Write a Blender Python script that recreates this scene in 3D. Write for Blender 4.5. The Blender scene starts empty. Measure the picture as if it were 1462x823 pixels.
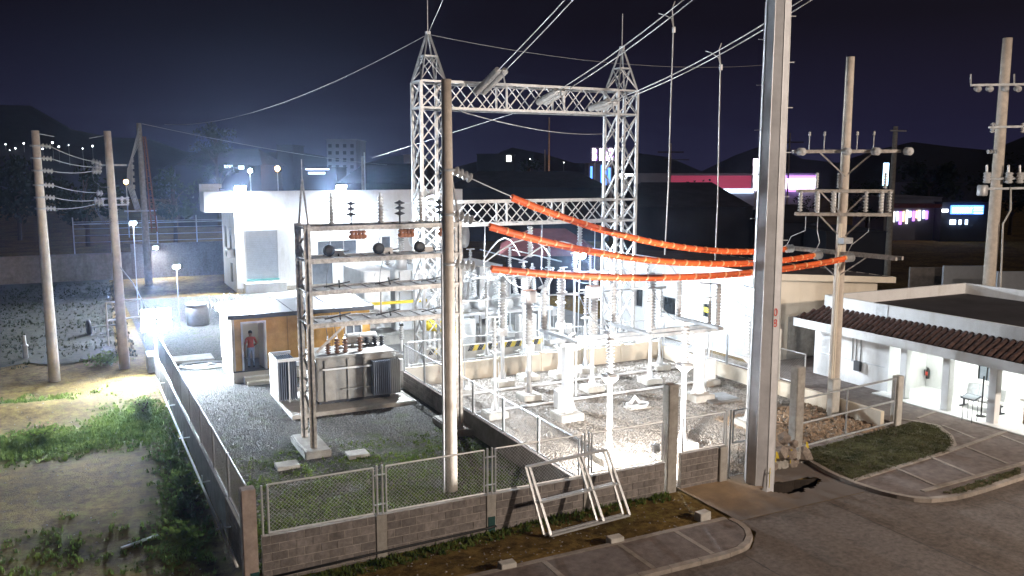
import bpy, bmesh, math, random
from mathutils import Vector, Matrix
import numpy as np
random.seed(7); np.random.seed(7)
sc = bpy.context.scene
R = math.radians
col = sc.collection

# ------------------------------------------------------------------ camera
CZ, FPX, PW, PH, HZ, ANG = 9.6, 1220.0, 1462.0, 823.0, 245.0, 63.5
PITCH = math.atan((PH/2-HZ)/FPX)
cd = bpy.data.cameras.new('camera'); cam = bpy.data.objects.new('camera', cd); col.objects.link(cam)
cam.location = (0, 0, CZ); cam.rotation_euler = (R(90)-PITCH, 0, -R(90-ANG))
cd.sensor_fit = 'HORIZONTAL'; cd.sensor_width = 36; cd.lens = 36*FPX/PW
cd.clip_start = .1; cd.clip_end = 4000
sc.camera = cam

# ------------------------------------------------------------------ night sky
world = bpy.data.worlds.new('World'); sc.world = world; world.use_nodes = True
nt = world.node_tree; nt.nodes.clear()
wo = nt.nodes.new('ShaderNodeOutputWorld'); bg = nt.nodes.new('ShaderNodeBackground')
sky = nt.nodes.new('ShaderNodeTexSky'); sky.sky_type = 'NISHITA'; sky.sun_disc = False
sky.sun_elevation = R(-4); sky.sun_rotation = R(155); sky.air_density = 1.4; sky.dust_density = 1.5
# the town's own glow on the night sky: even all round, brighter towards the horizon
geo = nt.nodes.new('ShaderNodeNewGeometry'); sep = nt.nodes.new('ShaderNodeSeparateXYZ')
rmp = nt.nodes.new('ShaderNodeValToRGB'); add = nt.nodes.new('ShaderNodeMix'); add.data_type = 'RGBA'; add.blend_type = 'ADD'
add.inputs[0].default_value = 1
nt.links.new(geo.outputs['Incoming'], sep.inputs[0])
mneg = nt.nodes.new('ShaderNodeMath'); mneg.operation = 'MULTIPLY'; mneg.inputs[1].default_value = -1
nt.links.new(sep.outputs['Z'], mneg.inputs[0]); nt.links.new(mneg.outputs[0], rmp.inputs[0])
e = rmp.color_ramp.elements
e[0].position = 0.0; e[0].color = (.10, .09, .23, 1)
e[1].position = 0.45; e[1].color = (.013, .010, .021, 1)
e2 = e.new(.06); e2.color = (.065, .058, .15, 1)
e3 = e.new(.16); e3.color = (.024, .020, .046, 1)
nt.links.new(sky.outputs[0], add.inputs[6]); nt.links.new(rmp.outputs[0], add.inputs[7])
nt.links.new(add.outputs[2], bg.inputs[0]); bg.inputs[1].default_value = .1
nt.links.new(bg.outputs[0], wo.inputs[0])

# the one far light: warm town light from the right, low and weak
sd = bpy.data.lights.new('sun', 'SUN'); sun = bpy.data.objects.new('sun', sd); col.objects.link(sun)
sd.energy = .16; sd.angle = R(1.2); sd.color = (1, .80, .64)
sun.rotation_euler = Vector((-.38, .83, -.44)).to_track_quat('-Z', 'Y').to_euler()

sc.view_settings.view_transform = 'Standard'; sc.view_settings.look = 'None'
sc.view_settings.exposure = 1.0; sc.view_settings.gamma = 1
sc.render.engine = 'CYCLES'
cy = sc.cycles
cy.use_denoising = True
try: cy.denoiser = 'OPENIMAGEDENOISE'
except Exception: pass
cy.max_bounces = 5; cy.diffuse_bounces = 3; cy.glossy_bounces = 2; cy.transmission_bounces = 3
cy.volume_bounces = 0; cy.transparent_max_bounces = 8
cy.sample_clamp_indirect = 4
cy.caustics_reflective = False; cy.caustics_refractive = False

# ------------------------------------------------------------------ pixel -> place (photo pixels)
fh = Vector((math.cos(R(ANG)), math.sin(R(ANG)), 0)); rv = Vector((math.sin(R(ANG)), -math.cos(R(ANG)), 0))
fw = fh*math.cos(PITCH)+Vector((0, 0, -math.sin(PITCH))); uv = rv.cross(fw)
CC = Vector((0, 0, CZ))
def ray(x, y): return fw+rv*((x-PW/2)/FPX)-uv*((y-PH/2)/FPX)
def atz(x, y, z=0.): d = ray(x, y); return CC+d*((z-CZ)/d.z)
def atY(x, y, Y): d = ray(x, y); return CC+d*(Y/d.y)
def atX(x, y, X): d = ray(x, y); return CC+d*(X/d.x)
def atD(x, y, D): d = ray(x, y); return CC+d*(D/d.dot(fh))

# ------------------------------------------------------------------ materials
MT = {}
def mat(name, c, rough=.75, metal=0., var=.18, scale=2.5, bump=0., bscale=40., objvar=0., c2=None, detail=6, spec=.4, stain=0.):
    m = bpy.data.materials.new(name); m.use_nodes = True; n = m.node_tree; MT[name] = m
    b = n.nodes['Principled BSDF']; b.inputs['Roughness'].default_value = rough; b.inputs['Metallic'].default_value = metal
    b.inputs['Specular IOR Level'].default_value = spec
    g = n.nodes.new('ShaderNodeNewGeometry')
    t = n.nodes.new('ShaderNodeTexNoise'); t.inputs['Scale'].default_value = scale; t.inputs['Detail'].default_value = detail
    t.inputs['Roughness'].default_value = .65
    n.links.new(g.outputs['Position'], t.inputs['Vector'])
    r = n.nodes.new('ShaderNodeValToRGB'); n.links.new(t.outputs[0], r.inputs[0])
    c = tuple(c); lo = tuple(x*(1-var) for x in c); hi = c2 or tuple(min(.95, x*(1+var)) for x in c)
    r.color_ramp.elements[0].position = .33; r.color_ramp.elements[0].color = (*lo, 1)
    r.color_ramp.elements[1].position = .67; r.color_ramp.elements[1].color = (*hi, 1)
    out = r.outputs[0]
    if stain:
        s = n.nodes.new('ShaderNodeTexNoise'); s.inputs['Scale'].default_value = .9; s.inputs['Detail'].default_value = 8
        s.inputs['Roughness'].default_value = .72
        mp = n.nodes.new('ShaderNodeMapping'); mp.inputs['Scale'].default_value = (1, 1, .3)
        n.links.new(g.outputs['Position'], mp.inputs[0]); n.links.new(mp.outputs[0], s.inputs['Vector'])
        rr = n.nodes.new('ShaderNodeValToRGB'); n.links.new(s.outputs[0], rr.inputs[0])
        rr.color_ramp.elements[0].position = .5; rr.color_ramp.elements[0].color = (1, 1, 1, 1)
        rr.color_ramp.elements[1].position = .72; v = 1-stain; rr.color_ramp.elements[1].color = (v, v*.97, v*.92, 1)
        mx = n.nodes.new('ShaderNodeMix'); mx.data_type = 'RGBA'; mx.blend_type = 'MULTIPLY'; mx.inputs[0].default_value = 1
        n.links.new(out, mx.inputs[6]); n.links.new(rr.outputs[0], mx.inputs[7]); out = mx.outputs[2]
    if objvar:
        oi = n.nodes.new('ShaderNodeObjectInfo'); hs = n.nodes.new('ShaderNodeHueSaturation')
        mr = n.nodes.new('ShaderNodeMapRange'); mr.inputs[3].default_value = 1-objvar; mr.inputs[4].default_value = 1+objvar
        n.links.new(oi.outputs['Random'], mr.inputs[0]); n.links.new(mr.outputs[0], hs.inputs['Value'])
        n.links.new(out, hs.inputs['Color']); out = hs.outputs[0]
    n.links.new(out, b.inputs['Base Color'])
    if bump:
        t2 = n.nodes.new('ShaderNodeTexNoise'); t2.inputs['Scale'].default_value = bscale; t2.inputs['Detail'].default_value = 4
        n.links.new(g.outputs['Position'], t2.inputs['Vector'])
        bp = n.nodes.new('ShaderNodeBump'); bp.inputs['Strength'].default_value = bump; bp.inputs['Distance'].default_value = .03
        n.links.new(t2.outputs[0], bp.inputs['Height']); n.links.new(bp.outputs[0], b.inputs['Normal'])
    return m
def emit(name, c, s):
    m = bpy.data.materials.new(name); m.use_nodes = True; MT[name] = m
    b = m.node_tree.nodes['Principled BSDF']; b.inputs['Base Color'].default_value = (*[min(.9, x) for x in c], 1)
    b.inputs['Emission Color'].default_value = (*c, 1); b.inputs['Emission Strength'].default_value = s
    return m
mat('galv', (.55, .56, .57), .45, .35, .14, 6, objvar=.08)
mat('galv_dull', (.42, .43, .44), .55, .25, .2, 5, objvar=.08)
mat('steel_pole', (.60, .60, .62), .5, .2, .16, 1.2, bump=.05, bscale=8)
mat('rack_steel', (.40, .37, .34), .7, .1, .35, 8, objvar=.16, stain=.5)
mat('concrete_pole', (.56, .49, .42), .85, 0, .16, 3, bump=.15, bscale=50, stain=.25)
mat('concrete', (.34, .32, .29), .9, 0, .22, 4, bump=.25, bscale=60, stain=.3)
mat('concrete_pale', (.52, .50, .46), .88, 0, .15, 3, bump=.2, bscale=60, stain=.2)
mat('post_tan', (.38, .31, .27), .9, 0, .2, 5, bump=.2, bscale=50, stain=.25)
mat('block', (.215, .192, .18), .95, 0, .28, 7, bump=.5, bscale=70, objvar=.2, stain=.35)
mat('block_brown', (.22, .15, .11), .95, 0, .28, 7, bump=.5, bscale=70, objvar=.18)
mat('mortar', (.40, .36, .32), .95, 0, .2, 6, bump=.3, bscale=60)
mat('plaster', (.25, .23, .22), .95, 0, .22, 3, bump=.3, bscale=40, stain=.35)
mat('white_paint', (.80, .80, .80), .6, 0, .05, 1.5, stain=.2)
mat('cream_paint', (.74, .66, .54), .65, 0, .05, 1.0, stain=.12)
mat('white_metal', (.78, .79, .80), .4, .1, .06, 3, objvar=.05)
mat('porcelain', (.50, .50, .50), .25, 0, .08, 6, objvar=.06, spec=.5)
mat('porcelain_brown', (.16, .09, .06), .25, 0, .15, 6, spec=.5)
mat('black_polymer', (.035, .033, .035), .5, 0, .2, 8)
mat('orange', (.78, .13, .025), .55, 0, .18, 6, objvar=.16, stain=.35)
mat('orange_seam', (.95, .46, .22), .5, 0, .08, 4)
mat('plywood', (.60, .32, .075), .7, 0, .16, 2.0, c2=(.70, .40, .12), stain=.2)
mat('plywood_dark', (.34, .17, .05), .7, 0, .2, 2)
mat('roof_sheet', (.13, .14, .17), .32, .6, .25, 1.5)
mat('dark_trim', (.06, .062, .07), .6, 0, .2, 3)
mat('dark_roof', (.035, .030, .034), .9, 0, .35, .7)
mat('red_roof', (.16, .045, .05), .8, 0, .25, 1)
mat('tile', (.085, .046, .038), .8, 0, .4, 5, objvar=.3, stain=.4)
mat('glass_dark', (.02, .025, .03), .1, 0, .2, 3, spec=.6)
mat('glass_grey', (.16, .18, .21), .15, 0, .2, 2, spec=.6)
mat('shutter', (.56, .60, .66), .5, .2, .06, 3)
mat('teal', (.10, .32, .30), .6, 0, .1, 3)
mat('dkgreen', (.015, .06, .055), .6, 0, .2, 5)
mat('tank_grey', (.36, .345, .32), .55, .05, .14, 4, stain=.45)
mat('radiator', (.17, .19, .23), .5, .1, .12, 3)
mat('yellow', (.75, .58, .05), .55, 0, .1, 4)
mat('black', (.02, .02, .02), .6, 0, .2, 4)
mat('wire_grey', (.50, .50, .50), .5, .3, .05, 3)
mat('wire_dark', (.10, .10, .11), .6, 0, .1, 3)
mat('red_paint', (.55, .06, .04), .6, 0, .1, 4)
mat('rust', (.22, .09, .045), .85, 0, .3, 8)
mat('asphalt', (.155, .128, .112), .9, 0, .34, 7, bump=.5, bscale=90, stain=.5, detail=10)
mat('drive', (.36, .25, .15), .92, 0, .18, 1.5, bump=.3, bscale=60, stain=.25)
m_ = MT['drive']; n_ = m_.node_tree; b_ = n_.nodes['Principled BSDF']
src = b_.inputs['Base Color'].links[0].from_socket
g_d = n_.nodes.new('ShaderNodeNewGeometry'); dm = n_.nodes.new('ShaderNodeVectorMath'); dm.operation = 'DISTANCE'; dm.inputs[1].default_value = (16.7, 19.9, 0)
n_.links.new(g_d.outputs['Position'], dm.inputs[0])
nz = n_.nodes.new('ShaderNodeTexNoise'); nz.inputs['Scale'].default_value = 1.6; nz.inputs['Detail'].default_value = 7; n_.links.new(g_d.outputs['Position'], nz.inputs['Vector'])
sm = n_.nodes.new('ShaderNodeMath'); sm.operation = 'MULTIPLY_ADD'; sm.inputs[1].default_value = 2.4; n_.links.new(nz.outputs[0], sm.inputs[0]); n_.links.new(dm.outputs['Value'], sm.inputs[2])
mr_ = n_.nodes.new('ShaderNodeMapRange'); mr_.inputs[1].default_value = 1.8; mr_.inputs[2].default_value = 3.9; n_.links.new(sm.outputs[0], mr_.inputs[0])
mx_ = n_.nodes.new('ShaderNodeMix'); mx_.data_type = 'RGBA'; n_.links.new(mr_.outputs[0], mx_.inputs[0]); n_.links.new(src, mx_.inputs[6]); mx_.inputs[7].default_value = (.15, .125, .11, 1)
n_.links.new(mx_.outputs[2], b_.inputs['Base Color'])
mat('soil', (.14, .095, .06), .97, 0, .35, 2.2, bump=.7, bscale=25)
mat('pave_red', (.165, .132, .118), .92, 0, .3, 4, bump=.4, bscale=40, stain=.2)
mat('kerb', (.30, .26, .225), .9, 0, .2, 4, objvar=.14, bump=.25, bscale=50, stain=.35)
mat('slab', (.22, .22, .22), .9, 0, .16, 1.2, bump=.2, bscale=40, stain=.3)
mat('bark', (.07, .05, .035), .95, 0, .3, 10)
mat('leaf', (.022, .036, .016), .8, 0, .35, 3)
mat('grass_blade', (.085, .165, .022), .8, 0, .45, 1.5, c2=(.19, .25, .055))
mat('lawn_blade', (.075, .088, .035), .85, 0, .4, 1.2, c2=(.17, .165, .08))
mat('grass_soil', (.085, .078, .042), .97, 0, .4, 3, bump=.6, bscale=30)
mat('scrub_leaf', (.028, .038, .016), .9, 0, .4, 1.2)
mat('stone', (.15, .145, .14), .95, 0, .45, 9, c2=(.34, .32, .30))
mat('stone_tan', (.27, .24, .21), .95, 0, .4, 9, c2=(.44, .40, .35))
mat('stub', (.27, .225, .19), .95, 0, .35, 6, bump=.6, bscale=25)
mat('rubble', (.30, .22, .15), .95, 0, .35, 5)
for nm_ in ('grass_blade', 'lawn_blade', 'leaf'):
    n_ = MT[nm_].node_tree; b_ = n_.nodes['Principled BSDF']; tb = n_.nodes.new('ShaderNodeBsdfTranslucent'); mxs = n_.nodes.new('ShaderNodeMixShader'); mxs.inputs[0].default_value = .45
    n_.links.new(b_.inputs['Base Color'].links[0].from_socket, tb.inputs[0]); n_.links.new(b_.outputs[0], mxs.inputs[1]); n_.links.new(tb.outputs[0], mxs.inputs[2]); n_.links.new(mxs.outputs[0], n_.nodes['Material Output'].inputs['Surface'])
mat('pit_shade_soil', (.03, .022, .016), .95, 0, .3, 6, bump=.5, bscale=20)  # soil coloured very dark so the pit reads black: its shade is in the colour
mat('far_dark', (.03, .032, .045), .9, 0, .25, .2)
mat('far_grey', (.20, .20, .24), .9, 0, .2, .15)
mat('skin', (.36, .20, .13), .6, 0, .1, 9)
mat('shirt', (.52, .085, .05), .8, 0, .15, 9)
mat('jeans', (.27, .33, .43), .85, 0, .18, 9)
mat('hair', (.015, .012, .01), .6, 0, .2, 9)
emit('lamp_lens', (.74, .87, 1.0), 1500)
emit('lamp_small', (.80, .90, 1.0), 700)
emit('lamp_orange', (1, .42, .14), 60)
emit('sign_white', (.95, .80, 1.0), 4.2)
emit('sign_pink', (.85, .10, .22), .10)
emit('sign_violet', (.55, .22, .95), 1.3)
emit('sign_blue', (.10, .28, .95), 1.6)
emit('sign_cyan', (.45, .75, 1.0), 3.0)
emit('sign_text', (.9, .95, 1.0), 4.0)
emit('lit_window', (.9, .92, .85), 1.6)
emit('lit_cool', (.6, .75, 1), 2.0)
emit('lit_warm', (1.0, .62, .32), 1.4)
emit('lamp_far', (.9,.95,1), 7)
HAZE = .0002
emit('tube_light', (.92, 1.0, .93), 9)

# ------------------------------------------------------------------ building helpers
WM = {}
_mesh = {}
def link(name, me, W, par=None):
    o = bpy.data.objects.new(name, me); col.objects.link(o)
    o.matrix_basis = W
    if par is not None:
        o.parent = par; o.matrix_parent_inverse = WM[par].inverted()
    WM[o] = W.copy()
    return o
def tag(o, label, cat, group=None, kind=None):
    o['label'] = label; o['category'] = cat
    if group: o['group'] = group
    if kind: o['kind'] = kind
    return o
def T(name, label, cat, loc=(0, 0, 0), group=None):
    return tag(link(name, None, Matrix.Translation(loc)), label, cat, group)
def grp(name, loc, par): return link(name, None, Matrix.Translation(loc), par)
def mk(verts, faces, m, smooth=False, key=None):
    if key is not None and (key, m) in _mesh: return _mesh[(key, m)]
    me = bpy.data.meshes.new('shape'); me.from_pydata([tuple(v) for v in verts], [], faces)
    if isinstance(m, str): me.materials.append(MT[m])
    if smooth: me.polygons.foreach_set('use_smooth', [True]*len(me.polygons))
    me.update()
    if key is not None: _mesh[(key, m)] = me
    return me
CUBEV = [(-.5, -.5, -.5), (.5, -.5, -.5), (.5, .5, -.5), (-.5, .5, -.5), (-.5, -.5, .5), (.5, -.5, .5), (.5, .5, .5), (-.5, .5, .5)]
CUBEF = [(0, 3, 2, 1), (4, 5, 6, 7), (0, 1, 5, 4), (1, 2, 6, 5), (2, 3, 7, 6), (3, 0, 4, 7)]
def box(name, m, c, s, par=None, rz=0., rx=0., ry=0.):
    W = Matrix.Translation(c) @ Matrix.Rotation(rz, 4, 'Z') @ Matrix.Rotation(rx, 4, 'X') @ Matrix.Rotation(ry, 4, 'Y') @ Matrix.Diagonal((*s, 1))
    return link(name, mk(CUBEV, CUBEF, m, key='cube'), W, par)
def B(name, m, lo, hi, par=None):
    return box(name, m, [(a+b)/2 for a, b in zip(lo, hi)], [abs(b-a) for a, b in zip(lo, hi)], par)
def bbox_bev(name, m, lo, hi, par=None, bev=.02, seg=2):
    s = [abs(b-a) for a, b in zip(lo, hi)]
    key = ('bev', tuple(round(x, 3) for x in s), bev)
    if (key, m) not in _mesh:
        bm = bmesh.new(); bmesh.ops.create_cube(bm, size=1); bmesh.ops.scale(bm, vec=s, verts=bm.verts)
        bmesh.ops.bevel(bm, geom=bm.edges[:], offset=bev, segments=seg, affect='EDGES')
        me = bpy.data.meshes.new('shape'); bm.to_mesh(me); bm.free(); me.materials.append(MT[m]); _mesh[(key, m)] = me
    return link(name, _mesh[(key, m)], Matrix.Translation([(a+b)/2 for a, b in zip(lo, hi)]), par)
def frame_mat(p, q, up=(0, 0, 1)):
    p = Vector(p); q = Vector(q); d = q-p; L = d.length; z = d/L; u = Vector(up)
    if abs(z.dot(u)) > .98: u = Vector((0, 1, 0))
    x = u.cross(z).normalized(); y = z.cross(x)
    M = Matrix(((x.x, y.x, z.x, p.x), (x.y, y.y, z.y, p.y), (x.z, y.z, z.z, p.z), (0, 0, 0, 1)))
    return M, L
_t = .12
ANGV = [(x, y, z) for z in (0, 1) for x, y in ((-.5, -.5), (.5, -.5), (.5, -.5+_t), (-.5+_t, -.5+_t), (-.5+_t, .5), (-.5, .5))]
ANGF = [(i, (i+1) % 6, 6+(i+1) % 6, 6+i) for i in range(6)]+[(5, 4, 3, 2, 1, 0), (6, 7, 8, 9, 10, 11)]
BARV = [(x, y, z+.5) for x, y, z in CUBEV]
def tubev(n): return ([(.5*math.cos(2*math.pi*i/n), .5*math.sin(2*math.pi*i/n), z) for z in (0, 1) for i in range(n)],
                      [(i, (i+1) % n, n+(i+1) % n, n+i) for i in range(n)]+[tuple(range(n))[::-1], tuple(range(n, 2*n))])
def bar(name, m, p, q, w, par=None, h=None, shape='box', up=(0, 0, 1), n=10):
    M, L = frame_mat(p, q, up); W = M @ Matrix.Diagonal((w, h or w, L, 1))
    if shape == 'box': me = mk(BARV, CUBEF, m, key='bar')
    elif shape == 'angle': me = mk(ANGV, ANGF, m, key='angle')
    else:
        v, f = tubev(n); me = mk(v, f, m, key=('tube', n)); 
    return link(name, me, W, par)
def rod(name, m, p, q, r, par=None, n=10): return bar(name, m, p, q, 2*r, par, shape='tube', n=n)
def lathe_mesh(prof, m, n=14, key=None):
    if key is not None and (key, m) in _mesh: return _mesh[(key, m)]
    vs = []; fs = []
    for r, z in prof:
        for i in range(n): a = 2*math.pi*i/n; vs.append((r*math.cos(a), r*math.sin(a), z))
    for k in range(len(prof)-1):
        for i in range(n): fs.append((k*n+i, k*n+(i+1) % n, (k+1)*n+(i+1) % n, (k+1)*n+i))
    fs.append(tuple(range(n))[::-1]); fs.append(tuple(range((len(prof)-1)*n, len(prof)*n)))
    me = mk(vs, fs, m, key=key)
    me.polygons.foreach_set('use_smooth', [len(p.vertices) == 4 for p in me.polygons])
    return me
def lathe(name, m, prof, base, par=None, n=14, top=None, key=None):
    me = lathe_mesh(prof, m, n, key)
    W = Matrix.Translation(base) if top is None else frame_mat(base, top)[0]
    return link(name, me, W, par)
def sheds(L, r0, r1, k):
    prof = [(r0, 0)]; s = L/k
    for i in range(k):
        z = i*s; prof += [(r0, z+.15*s), (r1, z+.42*s), (r1*.97, z+.55*s), (r0, z+.85*s)]
    return prof+[(r0, L)]
def insul(name, m, base, L, r0, r1, k, par, top=None):
    return lathe(name, m, sheds(L, r0, r1, k), base, par, 12, top, key=('shed', round(L, 2), r0, r1, k))
def tube_geo(pts, r, n=6):
    pts = [Vector(p) for p in pts]; vs = []; fs = []
    for i, p in enumerate(pts):
        d = (pts[min(i+1, len(pts)-1)]-pts[max(i-1, 0)]).normalized()
        u = Vector((0, 0, 1)) if abs(d.z) < .9 else Vector((0, 1, 0))
        x = u.cross(d).normalized(); y = d.cross(x)
        for k in range(n): a = 2*math.pi*k/n; vs.append(p+x*(r*math.cos(a))+y*(r*math.sin(a)))
    for i in range(len(pts)-1):
        for k in range(n): fs.append((i*n+k, i*n+(k+1) % n, (i+1)*n+(k+1) % n, (i+1)*n+k))
    fs.append(tuple(range(n))[::-1]); fs.append(tuple(range((len(pts)-1)*n, len(pts)*n)))
    return vs, fs
def tube(name, m, pts, r, par=None, n=6):
    v, f = tube_geo(pts, r, n); return link(name, mk(v, f, m, True), Matrix.Identity(4), par)
def sag(a, b, s, n=20):
    a = Vector(a); b = Vector(b)
    return [a.lerp(b, t/n)-Vector((0, 0, 4*s*(t/n)*(1-t/n))) for t in range(n+1)]
def poly(name, m, verts, faces, par=None, smooth=False):
    return link(name, mk(verts, faces, m, smooth), Matrix.Identity(4), par)
def prism(name, m, pts, z0, z1, par=None):
    n = len(pts); vs = [(x, y, z0) for x, y in pts]+[(x, y, z1) for x, y in pts]
    fs = [(i, (i+1) % n, n+(i+1) % n, n+i) for i in range(n)]+[tuple(range(n))[::-1], tuple(range(n, 2*n))]
    return poly(name, m, vs, fs, par)
def struct(o, kind='structure'): o['kind'] = kind; return o
def spot(loc, d, W, ang, blend, c, par, size=.15):
    l = bpy.data.lights.new('lamp_light', 'SPOT'); l.energy = W; l.spot_size = R(ang); l.spot_blend = blend; l.color = c
    l.shadow_soft_size = size
    M = Matrix.Translation(loc) @ Vector(d).to_track_quat('-Z', 'Y').to_matrix().to_4x4()
    o = bpy.data.objects.new('lamp_light', l); col.objects.link(o); o.matrix_basis = M
    o.parent = par; o.matrix_parent_inverse = WM[par].inverted()
    return o
def floodlight(label, loc, d, W, ang=130, group=None, c=(.84, .92, 1), size=.34, lens='lamp_lens', blend=.6, stem=None, name='floodlight'):
    """housing box, hood, lens, bracket and the light that leaves the lens"""
    loc = Vector(loc); d = Vector(d).normalized()
    t = T(name, label, 'floodlight', loc, group)
    M, _ = frame_mat(loc-d*.07, loc+d*.07)
    s = size
    def pb(nm, mm, c_, sz, par=t):
        return link(nm, mk(CUBEV, CUBEF, mm, key='cube'), M @ Matrix.Translation(c_) @ Matrix.Diagonal((*sz, 1)), par)
    pb('housing', 'galv_dull', (0, 0, .0), (s, s*.8, .1))
    pb('hood', 'galv_dull', (0, s*.42, .085), (s*1.04, .02, .09))
    pb('lens', lens, (0, 0, .0565), (s*.86, s*.66, .012))
    for k in range(4): pb('cooling_fin', 'galv_dull', (-.3*s+.2*s*k, 0, -.075), (.015, s*.7, .05))
    pb('bracket', 'galv_dull', (0, -s*.5, -.02), (s*.9, .05, .03))
    if stem: rod('stem', 'galv', stem, loc-Vector((0, 0, s*.42)), .03, t)
    spot(loc+d*.16, d, W, ang, blend, c, t)
    return t

# ================================================================== SETTING: ground, road, pavements
def smooth(t): t = max(0., min(1., t)); return t*t*(3-2*t)
def blob(x, y, cx, cy, rx, ry): return math.exp(-((x-cx)/rx)**2-((y-cy)/ry)**2)
def hn(x, y): return .5+.25*math.sin(x*1.7+1.3*math.sin(y*1.1))+.25*math.sin(y*2.1+1.7*math.sin(x*.9+2))
PIT = (18.95, 18.72, 1.1, .44)
def in_pit(x, y):
    a = math.atan2(y-PIT[1], x-PIT[0]); k = 1+.13*math.sin(3*a+1)+.09*math.sin(7*a)
    return ((x-PIT[0])/PIT[2])**2+((y-PIT[1])/PIT[3])**2 < k*k
def gz(x, y):
    z = -.03
    if 3.0 <= x <= 29.8 and 20.1 <= y <= 69: return -.06
    if y < 20.1 and x > -4:
        z = -.27*smooth((13-x)/10)*smooth((y-17.5)/2)-.03
        if y < 17.6: z = -.06
        if x > 15.6: z = -.06
    if x < 3.0: z = -.03-.27*smooth((34-y)/14)*smooth((x+6)/8) + .05*(hn(x*.7, y*.7)-.5)
    if x < 3.0 and y < 17.6: z = -.3+.24*smooth((17.6-y)/1.)
    z += .30*blob(x, y, -3.2, 38.8, 3.6, 1.3)+.25*blob(x, y, 1.0, 40.5, 1.6, 1.2)
    if in_pit(x, y): z = -1.7
    return z
def grass_amt(x, y):
    g = 0.
    if x < 3.0:
        g += 1.1*blob(x, y, 1.3, 35.2, 1.5, 2.6)+.9*blob(x, y, -1.6, 33.5, 1.9, 1.6)+.6*blob(x, y, 2.3, 30.0, .8, 3.0)
        g += .5*blob(x, y, 2.0, 25.5, .8, 2.6)+.5*blob(x, y, 1.7, 22.6, .8, 1.4)+.6*blob(x, y, -3.8, 40.3, 3.5, 1.0)
        g += .7*blob(x, y, -4, 34, 3, 1.6)+.35*blob(x, y, -1.5, 24.0, 2.5, 2.5)+.4*blob(x, y, -12, 42, 6, 4)
        g += .22*hn(x*2.3, y*2.3)
    elif y < 20.1: g = .75*smooth((y-19.2)/.8)*smooth((13.5-x)/5)+.28*blob(x, y, 13.5, 19.0, 2.0, .8)
    return g
xs = sorted(set([-900, -500, -250, -120, -70, -45, -32]+[round(-25+.33*i, 3) for i in range(170)]+[34, 45, 60, 100, 200, 400, 900]))
ys = sorted(set([-400, -100, -30, -5, 5]+[round(11+.33*i, 3) for i in range(150)]+[66, 80, 110, 160, 250, 400, 900]))
gv = [(x, y, gz(x, y)) for y in ys for x in xs]; nx = len(xs)
gf = [(j*nx+i, j*nx+i+1, (j+1)*nx+i+1, (j+1)*nx+i) for j in range(len(ys)-1) for i in range(nx-1)]
gm = bpy.data.materials.new('ground'); gm.use_nodes = True; MT['ground'] = gm
n = gm.node_tree; b = n.nodes['Principled BSDF']; b.inputs['Roughness'].default_value = .97; b.inputs['Specular IOR Level'].default_value = .15
def N(t, **k):
    x = n.nodes.new(t)
    for a, v in k.items(): setattr(x, a, v)
    return x
g_ = N('ShaderNodeNewGeometry'); at_ = N('ShaderNodeAttribute', attribute_name='grass')
n1 = N('ShaderNodeTexNoise'); n1.inputs['Scale'].default_value = .35; n1.inputs['Detail'].default_value = 9; n1.inputs['Roughness'].default_value = .68
n2 = N('ShaderNodeTexNoise'); n2.inputs['Scale'].default_value = 3.2; n2.inputs['Detail'].default_value = 8; n2.inputs['Roughness'].default_value = .75
for q in (n1, n2): n.links.new(g_.outputs['Position'], q.inputs['Vector'])
r1 = N('ShaderNodeValToRGB'); n.links.new(n1.outputs[0], r1.inputs[0])
r1.color_ramp.elements[0].position = .34; r1.color_ramp.elements[0].color = (.11, .074, .024, 1)
r1.color_ramp.elements[1].position = .66; r1.color_ramp.elements[1].color = (.30, .205, .068, 1)
r2 = N('ShaderNodeValToRGB'); n.links.new(n2.outputs[0], r2.inputs[0])
r2.color_ramp.elements[0].position = .36; r2.color_ramp.elements[0].color = (.32, .30, .27, 1)
r2.color_ramp.elements[1].position = .62; r2.color_ramp.elements[1].color = (1.18, 1.14, 1.05, 1)
mm = N('ShaderNodeMix', data_type='RGBA', blend_type='MULTIPLY'); mm.inputs[0].default_value = 1
n.links.new(r1.outputs[0], mm.inputs[6]); n.links.new(r2.outputs[0], mm.inputs[7])
r3 = N('ShaderNodeValToRGB'); n.links.new(n2.outputs[0], r3.inputs[0])
r3.color_ramp.elements[0].position = .35; r3.color_ramp.elements[0].color = (.035, .065, .012, 1)
r3.color_ramp.elements[1].position = .68; r3.color_ramp.elements[1].color = (.12, .20, .03, 1)
ma = N('ShaderNodeMath', operation='ADD'); ms = N('ShaderNodeMath', operation='MULTIPLY_ADD'); ms.inputs[1].default_value = 1.6; ms.inputs[2].default_value = -.95
n.links.new(n2.outputs[0], ms.inputs[0]); n.links.new(at_.outputs['Fac'], ma.inputs[0]); n.links.new(ms.outputs[0], ma.inputs[1]); ma.use_clamp = True
mg = N('ShaderNodeMix', data_type='RGBA'); n.links.new(ma.outputs[0], mg.inputs[0])
n.links.new(mm.outputs[2], mg.inputs[6]); n.links.new(r3.outputs[0], mg.inputs[7]); n.links.new(mg.outputs[2], b.inputs['Base Color'])
n3 = N('ShaderNodeTexNoise'); n3.inputs['Scale'].default_value = 14; n3.inputs['Detail'].default_value = 7; n3.inputs['Roughness'].default_value = .7
n.links.new(g_.outputs['Position'], n3.inputs['Vector'])
bp = N('ShaderNodeBump'); bp.inputs['Strength'].default_value = .8; bp.inputs['Distance'].default_value = .06
n.links.new(n3.outputs[0], bp.inputs['Height']); n.links.new(bp.outputs[0], b.inputs['Normal'])
gme = mk(gv, gf, 'ground', True)
aa = gme.attributes.new('grass', 'FLOAT', 'POINT'); aa.data.foreach_set('value', [min(1.2, grass_amt(v[0], v[1])) for v in gv])
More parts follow.
